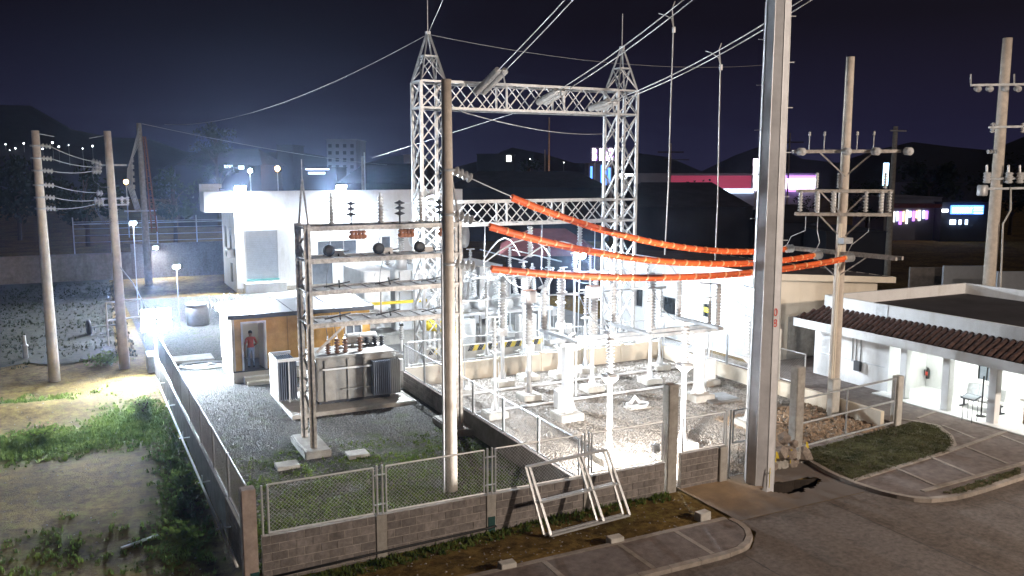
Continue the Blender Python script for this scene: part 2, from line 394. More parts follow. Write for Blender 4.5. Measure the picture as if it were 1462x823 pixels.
struct(link('ground', gme, Matrix.Identity(4)))
tag_pit = [(PIT[0]+PIT[2]*1.15*math.cos(a/8), PIT[1]+PIT[3]*1.25*math.sin(a/8)) for a in range(50)]

def sheet(name, m, pts, z):
    return struct(poly(name, m, [(x, y, z) for x, y in pts], [tuple(range(len(pts)))]))
def gravel_mat(name, lo, hi, moss, sc_=22, mossy=None):
    m = mat(name, hi, .97, 0, .1, 2)
    nn = m.node_tree; bb = nn.nodes['Principled BSDF']; bb.inputs['Specular IOR Level'].default_value = .1
    g = nn.nodes.new('ShaderNodeNewGeometry'); v = nn.nodes.new('ShaderNodeTexVoronoi'); v.inputs['Scale'].default_value = sc_
    nn.links.new(g.outputs['Position'], v.inputs['Vector'])
    bw = nn.nodes.new('ShaderNodeSeparateColor'); nn.links.new(v.outputs['Color'], bw.inputs[0])
    rr = nn.nodes.new('ShaderNodeValToRGB'); nn.links.new(bw.outputs[0], rr.inputs[0])
    rr.color_ramp.elements[0].color = (*lo, 1); rr.color_ramp.elements[1].color = (*hi, 1)
    out = rr.outputs[0]
    if moss:
        t = nn.nodes.new('ShaderNodeTexNoise'); t.inputs['Scale'].default_value = .8; t.inputs['Detail'].default_value = 9; t.inputs['Roughness'].default_value = .72
        nn.links.new(g.outputs['Position'], t.inputs['Vector'])
        sp = nn.nodes.new('ShaderNodeSeparateXYZ'); nn.links.new(g.outputs['Position'], sp.inputs[0])
        mr = nn.nodes.new('ShaderNodeMapRange'); mr.inputs[1].default_value = 20; mr.inputs[2].default_value = 33; mr.inputs[3].default_value = .17; mr.inputs[4].default_value = -.06
        nn.links.new(sp.outputs[1], mr.inputs[0])
        ad = nn.nodes.new('ShaderNodeMath'); ad.operation = 'ADD'; nn.links.new(t.outputs[0], ad.inputs[0]); nn.links.new(mr.outputs[0], ad.inputs[1])
        r4 = nn.nodes.new('ShaderNodeValToRGB'); nn.links.new(ad.outputs[0], r4.inputs[0])
        r4.color_ramp.elements[0].position = .50; r4.color_ramp.elements[0].color = (0, 0, 0, 1)
        r4.color_ramp.elements[1].position = .66; r4.color_ramp.elements[1].color = (1, 1, 1, 1)
        mx = nn.nodes.new('ShaderNodeMix'); mx.data_type = 'RGBA'; nn.links.new(r4.outputs[0], mx.inputs[0])
        nn.links.new(out, mx.inputs[6]); mx.inputs[7].default_value = (.058, .088, .016, 1); out = mx.outputs[2]
    nn.links.new(out, bb.inputs['Base Color'])
    bp = nn.nodes.new('ShaderNodeBump'); bp.inputs['Strength'].default_value = 1; bp.inputs['Distance'].default_value = .05; bp.invert = True
    nn.links.new(v.outputs['Distance'], bp.inputs['Height']); nn.links.new(bp.outputs[0], bb.inputs['Normal'])
gravel_mat('gravel_dark', (.022, .022, .022), (.17, .165, .155), True)
gravel_mat('gravel_tan', (.13, .115, .10), (.42, .38, .34), False, 16)
sheet('gravel_ground', 'gravel_dark', [(3.0, 20.15), (12.25, 20.15), (12.47, 69.5), (2.2, 69.5)], .0)
sheet('switchyard_ground', 'gravel_tan', [(12.45, 20.25), (29.5, 20.25), (29.5, 35.6), (12.45, 35.6)], .0)
sheet('yard_pavement', 'slab', [(12.5, 35.9), (29.8, 35.9), (29.8, 69.5), (12.5, 69.5)], .004)
rd_ = sheet('road', 'asphalt', [(-60, 15.75), (13.9, 15.75), (14.8, 15.9), (15.6, 16.6), (15.75, 17.4), (20.85, 17.4), (21.1, 16.9), (21.6, 16.3), (22.4, 16.0), (120, 16.0), (120, -90), (-60, -90)], -.004)
for y_ in (11.9, 7.6): B('road_joint', 'dark_trim', (-20, y_-.012, -.02), (60, y_+.012, -.0015), rd_)
for k in range(14): x_ = -4+4.6*k; B('road_joint', 'dark_trim', (x_-.01, 2, -.02), (x_+.01, 15.7 if x_ < 15.8 or x_ > 21 else 17.3, -.0012), rd_)
# driveway apron, a fine sheet with the dug pit left open
dv = []; df = []; idx = {}
st = .1
for j in range(29):
    for i in range(52):
        x = 15.7+i*st; y = 17.4+j*st; dv.append((x, y, .008+.02*(hn(x*3, y*3)-.5)*smooth((y-17.4)/.6)*smooth((20.9-x)/.4)))
for j in range(28):
    for i in range(51):
        if not in_pit(15.75+i*st, 17.45+j*st): df.append((j*52+i, j*52+i+1, (j+1)*52+i+1, (j+1)*52+i))
struct(poly('driveway', 'drive', dv, df))
pit = []
for k in range(28):
    a = 2*math.pi*k/28; kk = (1+.13*math.sin(3*a+1)+.09*math.sin(7*a))*1.06
    pit.append((PIT[0]+PIT[2]*kk*math.cos(a), PIT[1]+PIT[3]*kk*math.sin(a)))
struct(poly('pit_floor', 'pit_shade_soil', [(x, y, -1.62) for x, y in tag_pit], [tuple(range(50))]))
struct(poly('pit_wall', 'pit_shade_soil', [(x, y, .0) for x, y in pit]+[(x, y, -1.7) for x, y in pit], [(k, (k+1) % 28, 28+(k+1) % 28, 28+k) for k in range(28)]))

# left pavement with rounded end, kerb stones, cross bands
def offset_path(P, d):
    out = []
    for i, p in enumerate(P):
        a = Vector(P[max(i-1, 0)]); c = Vector(P[min(i+1, len(P)-1)]); t = (c-a).normalized(); out.append((p[0]-t.y*d, p[1]+t.x*d))
    return out
def kerb_line(path, w, z0, z1, name, label_par, m='kerb', L=.9):
    """kerb stones along a path, each its own piece"""
    P = [Vector(p) for p in path]
    pts = [P[0]]; acc = 0
    fine = []
    for a, c in zip(P[:-1], P[1:]):
        k = max(1, int((c-a).length/.05))
        for i in range(k): fine.append(a.lerp(c, i/k))
    fine.append(P[-1]); cuts = [0]; s = 0
    for i in range(1, len(fine)):
        s += (fine[i]-fine[i-1]).length
        if s >= L: cuts.append(i); s = 0
    if cuts[-1] != len(fine)-1: cuts.append(len(fine)-1)
    for a, c in zip(cuts[:-1], cuts[1:]):
        seg = fine[a:c+1]; seg = [seg[0], seg[len(seg)//2], seg[-1]] if len(seg) > 2 else seg
        s0 = seg[0].lerp(seg[-1], .008); s1 = seg[-1].lerp(seg[0], .008); seg = [s0]+seg[1:-1]+[s1]
        inn = offset_path(seg, w); vs = [(x, y, z) for z in (z0, z1) for (x, y) in [tuple(p) for p in seg]+inn[::-1]]
        k = len(seg)*2; fs = [(i, (i+1) % k, k+(i+1) % k, k+i) for i in range(k)]+[tuple(range(k))[::-1], tuple(range(k, 2*k))]
        poly(name, m, vs, fs, label_par)
lp = struct(prism('sidewalk', 'pave_red', [(-60, 15.95), (13.9, 15.95), (14.65, 16.1), (15.25, 16.6), (15.4, 17.1), (15.35, 17.5), (-60, 17.5)], -.2, .085))
kerb_line([(4, 15.77), (9, 15.77), (13.9, 15.77), (14.5, 15.85), (15.0, 16.1), (15.4, 16.5), (15.58, 17.0), (15.55, 17.5)], .17, -.1, .10, 'kerb_stone', lp)
for x in (5.2, 7.4, 9.6, 11.8, 13.6): box('paving_band', 'kerb', (x, 16.73, .086), (.14, 1.5, .012), lp)
B('paving_border', 'kerb', (-60, 17.5, -.1), (15.38, 17.66, .095), lp)
for x0, x1 in ((7.0, 10.6), (12.0, 14.6)): pass

# right sidewalk, lawn and forecourt (edges read on the ground at kerb height)
KZ = .12
def gp(l, z=KZ): return [tuple(atz(x, y, z).xy) for x, y in l]
ko = gp([(1150, 655), (1180, 673), (1220, 690), (1262, 703), (1300, 711), (1335, 713), (1372, 708), (1410, 697), (1462, 680), (1540, 655)])
ko2 = ko+[(60, ko[-1][1]-.2)]
rs = struct(prism('sidewalk', 'pave_red', [(20.95, 21.2)]+offset_path(ko2, .1)+[(60, 22), (60, 32), (27.2, 32), (27.2, 21.3)], -.2, KZ-.02))
kerb_line(ko, .17, -.1, KZ, 'kerb_stone', rs)
lawn = gp([(1140, 645), (1282, 608), (1302, 602), (1335, 607), (1355, 620), (1362, 633), (1352, 645), (1280, 667), (1220, 687), (1180, 668)])
struct(poly('lawn', 'grass_soil' if 'grass_soil' in MT else 'soil', [(x, y, KZ-.01) for x, y in lawn], [tuple(range(len(lawn)))]))
def band(pa, pb, w=.16, nm='paving_band'):
    a, c = [Vector((*p, 0)) for p in gp([pa, pb])]
    bar(nm, 'kerb', a+Vector((0, 0, KZ-.012)), c+Vector((0, 0, KZ-.012)), w, rs, h=.03)
edge = [(1218, 686), (1280, 667), (1352, 645), (1362, 634), (1357, 622), (1338, 607), (1305, 601), (1284, 598)]
for a, c in zip(edge[:-1], edge[1:]): band(a, c, .18, 'lawn_edging')
band((1352, 645), (1462, 607)); band((1317, 701), (1397, 679)); band((1397, 679), (1458, 662)); band((1458, 662), (1530, 640))
for a, c in (((1279, 668), (1340, 695)), ((1330, 653), (1392, 679)), ((1380, 638), (1439, 662)), ((1430, 622), (1490, 645)), ((1345, 607), (1392, 626)), ((1310, 597), (1335, 588))): band(a, c, .12)
vg = gp([(1345, 704), (1400, 686), (1456, 668), (1456, 676), (1405, 695), (1370, 705)])
struct(poly('verge', 'soil', [(x, y, KZ-.008) for x, y in vg], [tuple(range(len(vg)))]))

# ------------------------------------------------------------------ stuff: stones, grass
def scatter(name, m, pts, label, cat, kind='stone', s0=.02, s1=.05, par=None):
    vs = []; fs = []
    for (x, y, z) in pts:
        s = random.uniform(s0, s1); k = len(vs)
        if kind == 'stone':
            a = random.uniform(0, 6.28); ca, sa = math.cos(a), math.sin(a); e1, e2 = random.uniform(.7, 1.4), random.uniform(.6, 1.1)
            for (dx, dy, dz) in ((1, 0, 0), (0, 1, .1), (-1, .2, 0), (-.1, -1, .05), (.1, .1, .75), (0, 0, -.5)):
                dx *= e1*s; dy *= e2*s
                vs.append((x+dx*ca-dy*sa, y+dx*sa+dy*ca, z+dz*s))
            fs += [(k, k+1, k+4), (k+1, k+2, k+4), (k+2, k+3, k+4), (k+3, k, k+4), (k+1, k, k+5), (k+2, k+1, k+5), (k+3, k+2, k+5), (k, k+3, k+5)]
        else:
            for _ in range(4):
                a = random.uniform(0, 6.28); h = s*random.uniform(.6, 1.3); w = .012+.1*s; l = h*random.uniform(.2, .9); k = len(vs)
                ox, oy = random.uniform(-.05, .05), random.uniform(-.05, .05)
                c_, s_ = math.cos(a), math.sin(a)
                vs += [(x+ox-s_*w, y+oy+c_*w, z-.01), (x+ox+s_*w, y+oy-c_*w, z-.01), (x+ox+c_*l*.4-s_*w*.6, y+oy+s_*l*.4+c_*w*.6, z+h*.65), (x+ox+c_*l*.4+s_*w*.6, y+oy+s_*l*.4-c_*w*.6, z+h*.65), (x+ox+c_*l, y+oy+s_*l, z+h)]
                fs += [(k, k+1, k+3, k+2), (k+2, k+3, k+4)]
    o = poly(name, m, vs, fs, par)
    tag(o, label, cat, kind='stuff')
    return o
U = random.uniform
scatter('gravel', 'stone', [(U(3.2, 12.0), 20.3+18*U(0, 1)**1.25, .0) for _ in range(11000)], 'loose dark gravel over the yard around the small transformer', 'gravel', s0=.018, s1=.042)
scatter('gravel', 'stone_tan', [(U(12.7, 26.2), 20.4+15*U(0, 1)**1.3, .0) for _ in range(13000)], 'pale crushed stone of the insulator yard', 'gravel', s0=.03, s1=.065)
gp_ = []
while len(gp_) < 5200:
    x, y = U(-9, 2.9), U(20, 44); 
    if U(0, .9) < grass_amt(x, y)-.25: gp_.append((x, y, gz(x, y)))
for _ in range(800): x = 3.2+12*U(0, 1)**1.3; gp_.append((x, 20.0-.55*U(0, 1)**2, gz(x, 19.7)))
scatter('weeds', 'grass_blade', gp_, 'low green weeds on the bare earth outside the walls', 'weeds', 'grass', .04, .13)
gi = []
while len(gi) < 3800:
    x, y = U(3.3, 12.0), U(20.3, 29)
    if U(0, 1) < (.9-.085*(y-20.3))*hn(x*1.4, y*1.7): gi.append((x, y, .0))
scatter('weeds', 'grass_blade', gi, 'short green weeds coming up through the gravel behind the front fence', 'weeds', 'grass', .03, .085)
from mathutils.geometry import intersect_point_tri_2d
lv = []; cx_ = sum(p[0] for p in lawn)/len(lawn); cy_ = sum(p[1] for p in lawn)/len(lawn)
def in_poly(x, y, P):
    c = False; j = len(P)-1
    for i in range(len(P)):
        if (P[i][1] > y) != (P[j][1] > y) and x < (P[j][0]-P[i][0])*(y-P[i][1])/(P[j][1]-P[i][1])+P[i][0]: c = not c
        j = i
    return c
while len(lv) < 4200:
    x, y = U(19, 29), U(17, 24)
    if in_poly(x, y, lawn): lv.append((x, y, KZ-.01))
while len(lv) < 4600:
    x, y = U(20, 30), U(14, 19)
    if in_poly(x, y, vg): lv.append((x, y, KZ-.008))
scatter('lawn_grass', 'lawn_blade', lv, 'short mown grass of the small corner lawn', 'grass', 'grass', .02, .05)
scatter('loose_stones', 'rubble', [(U(21.5, 26.6), U(21.6, 25.5), .02) for _ in range(1800)], 'brown stony earth heaped behind the pipe gate', 'stones', s0=.03, s1=.11)
scatter('litter_stones', 'stone_tan', [(x, y, gz(x, y)) for x, y in [(U(-9, 2.6), U(20, 42)) for _ in range(650)]+[(U(3.5, 15.5), U(17.8, 19.9)) for _ in range(300)]], 'small pale pebbles strewn on the bare earth', 'stones', s0=.01, s1=.04)

mat('dimmed_scrub_soil', (.034, .033, .020), .97, 0, .5, 2.5, bump=.7, bscale=12, c2=(.06, .056, .034))  # scrub earth, also darkened to imitate how dim the far lot is
fe = [(-30+1.0*k, 47.4+1.1*hn(k*.9, k*.4)+.5*math.sin(k*1.9)) for k in range(32)]
sheet('dimmed_scrub_ground', 'dimmed_scrub_soil', fe+[(1.6, 83.9), (-30, 83.9)], .035)
sb = []
while len(sb) < 11000:
    x, y = U(-26, 2.0), U(47.5, 82)
    if U(0, 1) < .25+.75*hn(x*.5, y*.4) and not (abs(x+1.72) < .8 and y < 49): sb.append((x, y, gz(x, y)))
scatter('scrub', 'scrub_leaf', sb, 'dark low scrub covering the unlit lot behind the tan poles', 'scrub', 'grass', .05, .2)

# ================================================================== WALLS AND FENCES
def chain_mesh(w, h, pitch=.1, r=.0036):
    key = ('chain', round(w, 2), round(h, 2), pitch)
    if (key, 'galv') in _mesh: return _mesh[(key, 'galv')]
    vs = []; fs = []
    def wire(a, c, off):
        d = Vector((c[0]-a[0], 0, c[1]-a[1])).normalized(); x = Vector((0, 1, 0)); y = d.cross(x); k = len(vs)
        for p in (a, c):
            for t in range(3):
                an = 2.094*t; q = Vector((p[0], off, p[1]))+x*(r*math.cos(an))+y*(r*math.sin(an)); vs.append(q)
        for t in range(3): fs.append((k+t, k+(t+1) % 3, k+3+(t+1) % 3, k+3+t))
    kx = -h
    while kx < w:
        x0, x1 = max(kx, 0), min(kx+h, w)
        if x1-x0 > .02:
            wire((x0, x0-kx), (x1, x1-kx), .003); wire((x0, h-(x0-kx)), (x1, h-(x1-kx)), -.003)
        kx += pitch
    return mk(vs, fs, 'galv', key=key)
def panel(par, a, c, z0, z1, r=.026, mid=False, pitch=.1, m='galv'):
    """framed chain-link panel between two ground points"""
    a = Vector((*a, z0)); c = Vector((*c, z0)); d = c-a; w = d.length; h = z1-z0
    key = ('frame', round(w, 2), round(h, 2), r, mid)
    if (key, m) not in _mesh:
        vs = []; fs = []
        segs = [((0, 0, 0), (w, 0, 0)), ((0, 0, h), (w, 0, h)), ((0, 0, 0), (0, 0, h)), ((w, 0, 0), (w, 0, h))]
        if mid: segs.append(((w/2, 0, 0), (w/2, 0, h)))
        for p, q in segs:
            v, f = tube_geo([p, q], r, 8); k = len(vs); vs += v; fs += [tuple(i+k for i in t) for t in f]
        mk(vs, fs, m, key=key)
    W = Matrix.Translation(a) @ Matrix.Rotation(math.atan2(d.y, d.x), 4, 'Z')
    f = link('fence_panel', _mesh[(key, m)], W, par)
    link('chain_link', chain_mesh(round(w, 2), round(h, 2), pitch), W, f)
    return f
def blocks(par, p0, d, length, z0, z1, th, m='block', name='block', skip=None):
    """running-bond block facing: pieces 0.4 x 0.2 m standing 8 mm proud of the mortar core"""
    p0 = Vector((*p0, 0)); d = Vector((*d, 0)).normalized(); nrm = Vector((-d.y, d.x, 0)); rz = math.atan2(d.y, d.x)
    rows = int(round((z1-z0)/.2)); hh = (z1-z0)/rows
    c = p0+d*(length/2)+Vector((0, 0, (z0+z1)/2))
    box('mortar_core', 'mortar', c, (length, th-.018, z1-z0-.004), par, rz)
    for r_ in range(rows):
        s = -.2 if r_ % 2 else 0.
        while s < length-.02:
            a, e_ = max(s, 0), min(s+.4, length); s += .4
            if e_-a < .06: continue
            mid = p0+d*((a+e_)/2)+Vector((0, 0, z0+(r_+.5)*hh))
            box(name, m, mid+nrm*U(-.004, .004), (e_-a-.018, th+U(-.004, .006), hh-.016), par, rz+U(-.004, .004))
# --- front boundary fence
ff = T('boundary_wall', 'low grey block wall topped with chain-link panels along the soil strip', 'wall', (10, 20.1, -.3))
WT = .95
secs = [(3.32, 6.12), (6.42, 9.2), (9.5, 12.25), (12.55, 15.1)]
for i, (a, c) in enumerate(secs): blocks(ff, (a, 20.1), (1, 0), c-a, -.35, WT, .16)
blocks(ff, (15.75, 20.15), (1, 0), 1.45, -.1, 1.1, .16)
for i, x in enumerate((6.27, 9.35, 12.4)):
    bbox_bev('pilaster', 'concrete', (x-.14, 19.99, -.4), (x+.14, 20.22, WT+.015), ff, .012)
    for dx in (-.07, .07): rod('fence_post', 'galv', (x+dx, 20.1, WT), (x+dx, 20.1, 2.24), .03, ff)
    for z in (1.22, 2.0): bar('hinge_clamp', 'galv', (x-.16, 20.07, z), (x+.16, 20.07, z), .03, ff)
bbox_bev('pilaster', 'concrete', (17.2, 20.0, -.2), (17.5, 20.3, 1.12), ff, .015)
for a, c, z0, z1 in ((3.5, 6.1, 1.0, 2.2), (6.44, 9.18, 1.0, 2.2), (9.52, 12.23, 1.0, 2.2), (12.57, 15.05, 1.02, 2.2), (15.8, 17.4, 1.16, 2.2), (17.75, 18.9, 1.16, 2.2)):
    panel(ff, (a, 20.1), (c, 20.1), z0, z1)
for x in (3.36,): rod('fence_post', 'galv', (x, 20.1, .95), (x, 20.1, 2.2), .025, ff)
for x in (17.5, 17.66, 18.98): rod('fence_post', 'galv', (x, 20.12, .0), (x, 20.12, 2.24), .03, ff)
bbox_bev('corner_post', 'post_tan', (2.86, 19.92, -.5), (3.2, 20.26, 2.2), ff, .02)
tube('drain_pipe', 'black', [(3.3, 19.9, -.05), (6, 19.9, .02), (9.2, 19.9, .08), (9.45, 19.9, .10)], .032, ff)
for x, z in ((3.1, -.3), (9.35, -.1)): B('green_base_patch', 'dkgreen', (x-.1, 19.905 if x < 4 else 19.975, z), (x+.1, 19.985, z+.45), ff)
t = tag(bbox_bev('concrete_post', 'concrete', (15.2, 20.02, -.2), (15.56, 20.34, 3.3), None, .02), 'tall square grey concrete post rising from the front block wall', 'post')
t = tag(bbox_bev('concrete_post', 'concrete', (21.02, 20.72, -.1), (21.38, 21.06, 3.1), None, .02), 'pale square concrete post beside the broken wall stub, holding the gate', 'post')
t = tag(bbox_bev('concrete_post', 'concrete_pale', (26.85, 21.45, -.1), (27.15, 21.75, 2.0), None, .02), 'short square white concrete post at the lawn end of the gate', 'post')
t = tag(bbox_bev('concrete_post', 'concrete_pale', (26.2, 27.2, -.1), (26.55, 27.55, 2.9), None, .02), 'square pale concrete post beside the chain-link panel near the store room wall', 'post')
# --- pipe gate
gt = T('pipe_gate', 'wide grey pipe gate with three long rails between two concrete posts', 'gate', (24, 21.3, .1))
ga, gb = Vector((21.45, 20.95, 0)), Vector((26.8, 21.55, 0))
for z in (.22, 1.05, 1.92): rod('rail', 'galv_dull', ga+Vector((0, 0, z)), gb+Vector((0, 0, z)), .035, gt)
for k in (.0, .47, 1.0): rod('upright', 'galv_dull', ga.lerp(gb, k)+Vector((0, 0, .22)), ga.lerp(gb, k)+Vector((0, 0, 1.92)), .03, gt)
# --- left boundary fence
lf = T('boundary_wall', 'long grey side wall with chain-link panels beside the weedy earth lot', 'wall', (2.85, 31, -.3))
LA, LB = Vector((3.03, 20.27)), Vector((2.62, 43.6)); ld = (LB-LA).normalized()
blocks(lf, LA, ld, 2.8, -.45, .95, .16, 'block_brown')
mid = LA+ld*2.8; rest = (LB-mid).length; c_ = mid.lerp(LB, .5)
box('plastered_wall', 'plaster', (c_.x, c_.y, .25), (rest, .15, 1.4), lf, math.atan2(ld.y, ld.x))
k = 0
while k < 9:
    a = LA+ld*(.05+2.58*k); c2_ = LA+ld*(2.55+2.58*k); panel(lf, a, c2_, 1.0, 2.2, pitch=.085)
    p = LA+ld*(2.59+2.58*k); rod('fence_post', 'galv', (p.x, p.y, .4), (p.x, p.y, 2.24), .03, lf); k += 1
cn = T('conduit', 'thin white conduit pipe on brackets along the outside of the side wall', 'pipe', (2.6, 31, .4))
off = Vector((-.34, 0))
tube('pipe', 'white_paint', [((LA+off+ld*s).x, (LA+off+ld*s).y, .42+.012*s) for s in (-.4, 5, 10, 15, 19.2)], .035, cn, 8)
for s in (2.0, 5.6, 10.2, 14.6, 18.4):
    p = LA+ld*s; q = p+off*1.25
    bar('bracket', 'white_paint', (p.x-.05, p.y, .40+.012*s), (q.x, q.y, .40+.012*s), .03, cn); rod('bracket_stub', 'white_paint', (p.x-.3, p.y, .38+.012*s), (p.x-.3, p.y, .62+.012*s), .018, cn)
# --- inner fence between the two yards
nf = T('dividing_wall', 'low block wall with chain-link panels between the gravel yard and insulator yard', 'wall', (12.35, 28, 0))
IA, IB = Vector((12.35, 20.35)), Vector((12.35, 35.55))
blocks(nf, (12.35, 29.6), (0, 1), 5.95, -.05, .75, .15)
box('plastered_wall', 'plaster', (12.35, 24.98, .35), (.15, 9.24, .8), nf)
k = 0
for i in range(6):
    a, c_ = 20.45+2.52*i, 20.45+2.52*i+2.42
    panel(nf, (12.35, a), (12.35, c_), .80, 1.95, pitch=.1); rod('fence_post', 'galv', (12.35, c_+.05, .5), (12.35, c_+.05, 2.0), .03, nf)
# --- rear and right walls of the insulator yard
rw = T('yard_wall', 'low tan wall with pipe-framed fence closing the back of the insulator yard', 'wall', (19, 35.75, 0))
B('plastered_wall', 'cream_paint', (12.45, 35.66, -.05), (26.4, 35.84, .85), rw)
for i in range(6):
    a = 12.6+2.3*i; panel(rw, (a, 35.75), (a+2.2, 35.75), .95, 2.0, pitch=.14)
    bbox_bev('wall_pier', 'cream_paint', (a+2.15, 35.6, -.05), (a+2.35, 35.9, .93), rw, .01)
rr = T('yard_wall', 'low tan wall with chain-link panels between insulator yard and store room', 'wall', (26.5, 29, 0))
B('plastered_wall', 'cream_paint', (26.42, 21.8, -.05), (26.6, 35.6, .62), rr)
for i in range(4):
    a = 25.75+2.45*i; panel(rr, (26.5, a), (26.5, a+2.35), .74, 2.05, pitch=.11)
    rod('fence_post', 'galv', (26.5, a+2.4, .6), (26.5, a+2.4, 2.1), .03, rr)
# broken stub of wall by the steel pole
st_ = T('wall_stub', 'broken rounded stub of rubble wall beside the steel pole', 'rubble', (20.1, 20.4, 0))
for k in range(26):
    a = U(0, 1); x = 19.2+1.75*a; h = 1.0*math.exp(-((x-20.05)/.8)**2)
    z = U(0, max(.12, h)); s = U(.16, .34)
    bm = bmesh.new(); bmesh.ops.create_icosphere(bm, subdivisions=1, radius=s)
    for v in bm.verts: v.co *= U(.7, 1.15)
    me = bpy.data.meshes.new('chunk'); bm.to_mesh(me); bm.free(); me.materials.append(MT['stub' if k % 3 else 'concrete'])
    link('rubble_chunk', me, Matrix.Translation((x, 20.3+U(-.2, .2), z)), st_)
# far back wall with barbed wire (left rear)
bw = T('perimeter_wall', 'tall grey block wall with barbed wire strands behind the yard', 'wall', (0, 84, 0))
B('plastered_wall', 'plaster', (-70, 84, -.1), (3.5, 84.25, 2.4), bw)
B('plastered_wall', 'block', (3.5, 84.02, -.1), (30, 84.27, 3.1), bw)
for i in range(10):
    x = 5.0+3.4*i-6; rod('wire_post', 'galv', (x, 84.1, 2.3), (x, 84.1, 5.6), .05, bw, 6)
for z in (3.4, 4.0, 4.6, 5.2): tube('barbed_wire', 'wire_grey', sag((-1, 84.1, z), (30, 84.1, z), .05, 12), .02, bw, 4)
for z in (5.0,): rod('top_rail', 'galv', (-1, 84.1, z), (30, 84.1, z), .05, bw, 6)

# --- the two loose window-like gate frames leaning on the front wall
fr = T('gate_frame', 'two welded white steel gate frames leaning together against the front block wall', 'frame', (12, 19.6, -.2))
def lean(px_, dx, dyf):
    P0 = Vector((px_, 18.85+dyf, .02)); P1 = Vector((px_-.12+dx, 19.86+dyf*.3, 1.62)); ex = Vector((2.5, .0, .11))
    f = grp('frame', P0, fr)
    def pt(u, v): return P0.lerp(P1, v)+ex*u
    for a, c in (((0, 0), (1, 0)), ((0, 1), (1, 1)), ((0, 0), (0, 1)), ((1, 0), (1, 1)), ((.66, 0), (.66, 1)), ((0, .48), (1, .48))):
        bar('frame_tube', 'galv', pt(*a), pt(*c), .075, f, h=.05)
    return pt
lean(10.55, 0, .0); lean(10.42, .04, .13)
# --- loose concrete blocks on the verge
for (px, py), lab in (((1003, 741), 'pale concrete block on the verge next to the driveway apron'), ((878, 777), 'pale concrete block on the verge below the leaning gate frames'), ((724, 814), 'pale concrete block on the verge farthest from the driveway apron')):
    p = atz(px, py, 0); o = bbox_bev('concrete_block', 'concrete_pale', (-.2, -.13, 0), (.2, .13, .24), None, .012)
    o.matrix_basis = Matrix.Translation((p.x, p.y+.0, .10+gz(p.x, p.y)*.3)) @ Matrix.Rotation(U(-.25, .25), 4, 'Z'); tag(o, lab, 'block')
# concrete covers in the gravel yard
for (px, py), lab in (((410, 667), 'square concrete pit cover in mossy gravel near the side wall'), ((510, 651), 'square concrete pit cover in the gravel near the rack post'),):
    p = atz(px, py, 0); tag(bbox_bev('pit_cover', 'concrete', (p.x-.36, p.y-.3, -.02), (p.x+.36, p.y+.3, .12), None, .015), lab, 'pit cover')
p = atz(1025, 570, 0); tag(bbox_bev('pit_cover', 'slab', (p.x-.75, p.y-.6, -.02), (p.x+.75, p.y+.6, .09), None, .015), 'wide flat concrete slab in the pale gravel beside the switch post', 'pit cover')

# ================================================================== STEEL GANTRY
GY, TW = 38.0, 1.2
TX = (14.62, 25.28)
gan = T('steel_gantry', 'tall galvanized lattice gantry of two towers joined by two truss girders', 'gantry', (20, GY, 0))
def xbrace(par, a0, a1, b0, b1, w, name='brace', m='galv'):
    """two crossing angles in the quad a0-a1 (bottom) / b0-b1 (top)"""
    bar(name, m, a0, b1, w, par, shape='angle'); bar(name, m, a1, b0, w, par, shape='angle')
def tower(cx):
    tw = grp('tower', (cx, GY, 0), gan); h = TW/2
    cs = [(cx-h, GY-h), (cx+h, GY-h), (cx+h, GY+h), (cx-h, GY+h)]
    for x, y in cs:
        bbox_bev('footing', 'concrete_pale', (x-.22, y-.22, -.05), (x+.22, y+.22, .35), tw, .02)
        bar('leg', 'galv', (x, y, .35), (x, y, 13.7), .13, tw, shape='angle')
    lev = [.4, 1.8, 3.2, 4.6, 6.0, 7.05, 8.15, 9.55, 11.0, 12.5, 13.7]
    for za, zb in zip(lev[:-1], lev[1:]):
        for k in range(4):
            a, c = cs[k], cs[(k+1) % 4]
            xbrace(tw, (*a, za), (*c, za), (*a, zb), (*c, zb), .06)
    for z in (7.05, 8.15, 12.5, 13.7):
        for k in range(4): bar('strut', 'galv', (*cs[k], z), (*cs[(k+1) % 4], z), .09, tw, shape='angle')
    # spire
    q = .30; zt, zm = 15.9, 14.85
    ms = [(cx+(x-cx)*.52, GY+(y-GY)*.52) for x, y in cs]
    for k in range(4):
        a, m_ = cs[k], ms[k]; a2, m2 = cs[(k+1) % 4], ms[(k+1) % 4]
        bar('spire_leg', 'galv', (*a, 13.7), (*m_, zm), .09, tw, shape='angle')
        bar('spire_leg', 'galv', (*m_, zm), (cx+(m_[0]-cx)*.12, GY+(m_[1]-GY)*.12, zt), .08, tw, shape='angle')
        bar('strut', 'galv', (*m_, zm), (*m2, zm), .07, tw, shape='angle')
        xbrace(tw, (*a, 13.75), (*a2, 13.75), (*m_, zm), (*m2, zm), .05)
    box('peak_plate', 'galv', (cx, GY, zt+.02), (.2, .2, .12), tw)
    rod('lightning_rod', 'galv', (cx, GY, zt), (cx, GY, 17.6 if cx > 20 else 19.0), .022, tw, 6)
for x in TX: tower(x)
